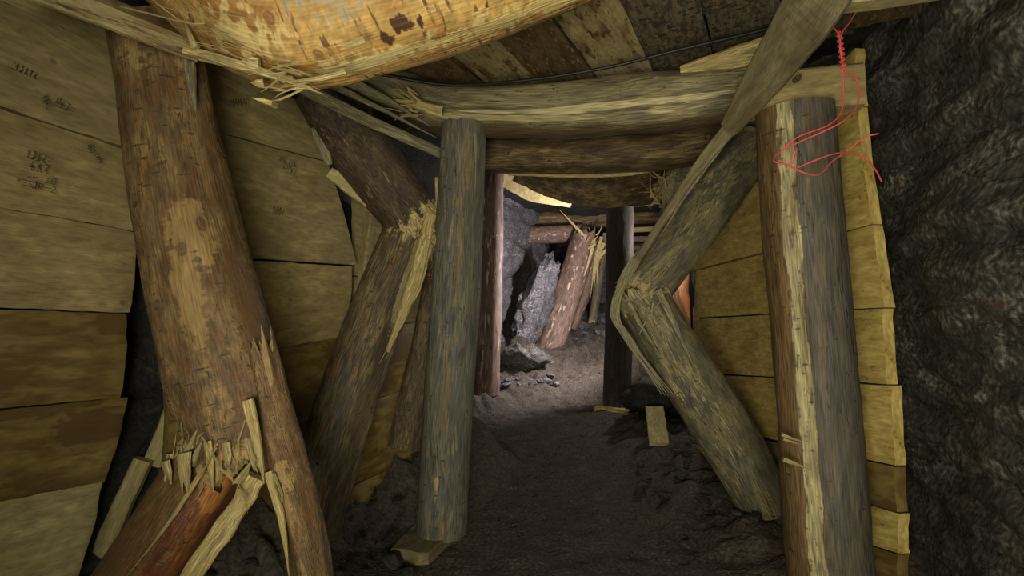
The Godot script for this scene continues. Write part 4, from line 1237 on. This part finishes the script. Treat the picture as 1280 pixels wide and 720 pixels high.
# ------------------------------------------------------------------ rubble
func build_small() -> void:
	var rg := RandomNumberGenerator.new()
	rg.seed = 77
	var kinds := []
	for i in 6:
		kinds.append(lump_mesh(300 + i, Vector3(1.0, 0.55, 0.8), 0.1, 10, true))
	# [px0, px1, py0, py1, count, size lo, size hi, label, group]
	var fields := [
		[[-0.78, -0.42, -2.75, -2.05], 34, 0.02, 0.085, "dark coal lump in the rubble beside the weathered grey post", "coal rubble beside the grey post", M.coal_dark],
		[[-1.05, -0.6, -2.2, -1.6], 20, 0.03, 0.07, "dark coal lump at the foot of the left planks", "coal rubble under the left planks", M.coal_dark],
		[[0.72, 1.25, -3.5, -2.3], 34, 0.02, 0.1, "black coal lump at the foot of the knee prop", "coal rubble by the knee prop", M.coal_dark],
		[[-0.25, 0.5, -7.3, -5.7], 60, 0.06, 0.17, "grey coal lump in the heap under the leaning slab", "coal rubble in the chamber", M.coal_grey],
		[[0.5, 1.9, -9.6, -7.7], 60, 0.07, 0.2, "grey coal lump below the chamber beams", "coal rubble below the chamber beams", M.coal_grey]]
	var taken := []      # x, z, radius of what already lies there
	for o in get_children():
		if o.name.begins_with("coal_boulder") or o.name.begins_with("coal_slab"):
			taken.append(Vector3(o.position.x, o.position.z, 0.3))
		elif o.name.ends_with("_post") or "prop" in o.name:
			taken.append(Vector3(o.position.x, o.position.z, 0.16))
	for f in fields:
		for i in f[1]:
			for attempt in 30:
				var x := rg.randf_range(f[0][0], f[0][1])
				var z := rg.randf_range(f[0][2], f[0][3])
				var s := lerpf(f[2], f[3], pow(rg.randf(), 2.0))
				var left := lerpf(-0.45, 0.0, clampf((-z - 5.2) / 2.2, 0, 1)) + 0.26 * maxf(-z - 7.4, 0.0) if z < -4.0 else -2.05 - 0.484 * z
				if x - s < left + 0.12:
					continue
				var free := true
				for q in taken:
					if Vector2(x - q.x, z - q.y).length() < q.z + s * 0.85:
						free = false
				if not free:
					continue
				taken.append(Vector3(x, z, s * 0.85))
				var m := single("coal_lump", f[4], "coal lump", kinds[i % 6], f[6], f[5])
				m.position = Vector3(x, floor_y(x, z) + 0.012 + s * 0.22, z)
				m.rotation = Vector3(rg.randf_range(-0.3, 0.3), rg.randf() * TAU, rg.randf_range(-0.3, 0.3))
				m.scale = Vector3(s, s * rg.randf_range(0.7, 1.1), s)
				break
	# loose grit on the floor
	var mm := MultiMesh.new()
	mm.transform_format = MultiMesh.TRANSFORM_3D
	mm.mesh = lump_mesh(333, Vector3(1, 0.6, 0.9), 0.1, 4)
	mm.instance_count = 5000
	for i in mm.instance_count:
		var z := -1.3 - 7.5 * pow(rg.randf(), 1.4)
		var x := rg.randf_range(-0.95 + 0.1 * -z, 1.35)
		var s := 0.003 + 0.011 * pow(rg.randf(), 4.0)
		mm.set_instance_transform(i, Transform3D(Basis.from_euler(Vector3(0, rg.randf() * TAU, 0)).scaled(Vector3.ONE * s), Vector3(x, floor_y(x, z) + 0.004, z)))
	var g := MultiMeshInstance3D.new()
	g.name = "floor_grit"
	g.multimesh = mm
	g.material_override = M.gravel_rock
	add_child(g)
	meta(g, "fine grit and coal crumbs scattered over the dark floor", "grit")
	g.set_meta("kind", "stuff")
	# chips of wood on the floor
	single("wood_chip", "ochre chip of wood lying by the foot of the knee prop", "wood chip", bar_mesh([at(872, 556, 3.0), at(890, 570, 2.95)], [0.06, 0.05], [0.02, 0.02], Vector3(0, 1, 0.3), 14, 0.3, 0.5), M.plank_brown)
	single("wood_chip", "ochre chip of wood lying below the leaning brown prop", "wood chip", bar_mesh([at(322, 690, 2.0), at(345, 674, 2.05)], [0.07, 0.06], [0.02, 0.02], Vector3(0, 1, 0.3), 15, 0.3, 0.5), M.plank_brown)

# ------------------------------------------------------------------ lamps, outside the picture or hidden
func build_lamps(key: Node3D, beam: Node3D, back: Node3D, side: Node3D) -> void:
	var t := thing("fill_panel", "flat square fill panel added on a pole behind the viewpoint", "lamp", Vector3(key.position.x, 0, key.position.z + 0.06))  # added body for the wide fill light
	var c := key.position + Vector3(0, 0, 0.05)
	part("housing", bar_mesh([c - Vector3(0.51, 0, 0), c + Vector3(0.51, 0, 0)], [0.82, 0.82], [0.05, 0.05], Vector3(0, 0, 1), 1), M.black, t)
	part("pole", tube_mesh([Vector3(c.x, 0, c.z + 0.05), Vector3(c.x, 0.6, c.z + 0.05), Vector3(c.x, c.y, c.z + 0.05)], 0.015, 8), M.black, t)
	part("diffuser", bar_mesh([c + Vector3(-0.5, 0, 0.028), c + Vector3(0.5, 0, 0.028)], [0.8, 0.8], [0.003, 0.003], Vector3(0, 0, 1), 1), M.glow, t)
	var b := thing("chamber_lamp", "small work lamp on a stake standing behind the black round post", "lamp", Vector3(back.position.x, floor_y(back.position.x, back.position.z), back.position.z))
	var turn := back.global_basis.z
	var stem := back.position + turn * 0.1
	part("pole", tube_mesh([Vector3(stem.x, b.position.y, stem.z), Vector3(stem.x, lerpf(b.position.y, stem.y, 0.5), stem.z), stem], 0.012, 8), M.black, b)
	part("housing", tube_mesh([back.position + turn * 0.14, back.position + turn * 0.1, back.position + turn * 0.07], 0.06, 16), M.black, b)
	part("lens", tube_mesh([back.position + turn * 0.12, back.position + turn * 0.1, back.position + turn * 0.09], 0.05, 16), M.glow, b)
	var c2 := thing("corner_lamp", "small glowing bulb on a stake behind the yellow planks", "lamp", Vector3(side.position.x, floor_y(side.position.x, side.position.z), side.position.z))
	part("pole", tube_mesh([c2.position, c2.position.lerp(side.position, 0.5), side.position - Vector3(0, 0.05, 0)], 0.012, 8), M.black, c2)
	var sm := SphereMesh.new()
	sm.radius = 0.035
	sm.height = 0.07
	var g := part("bulb", sm, M.glow, c2)
	g.position = side.position - c2.position
	var h := thing("hand_lamp", "round hand lamp held behind the viewpoint", "lamp", beam.position + Vector3(0, -0.2, 0.1))
	var ax := beam.global_basis.z
	part("reflector", tube_mesh([beam.position + ax * 0.3, beam.position + ax * 0.2, beam.position + ax * 0.12], 0.12, 20), M.black, h)
	part("lens", tube_mesh([beam.position + ax * 0.26, beam.position + ax * 0.25, beam.position + ax * 0.245], 0.11, 20), M.glow, h)
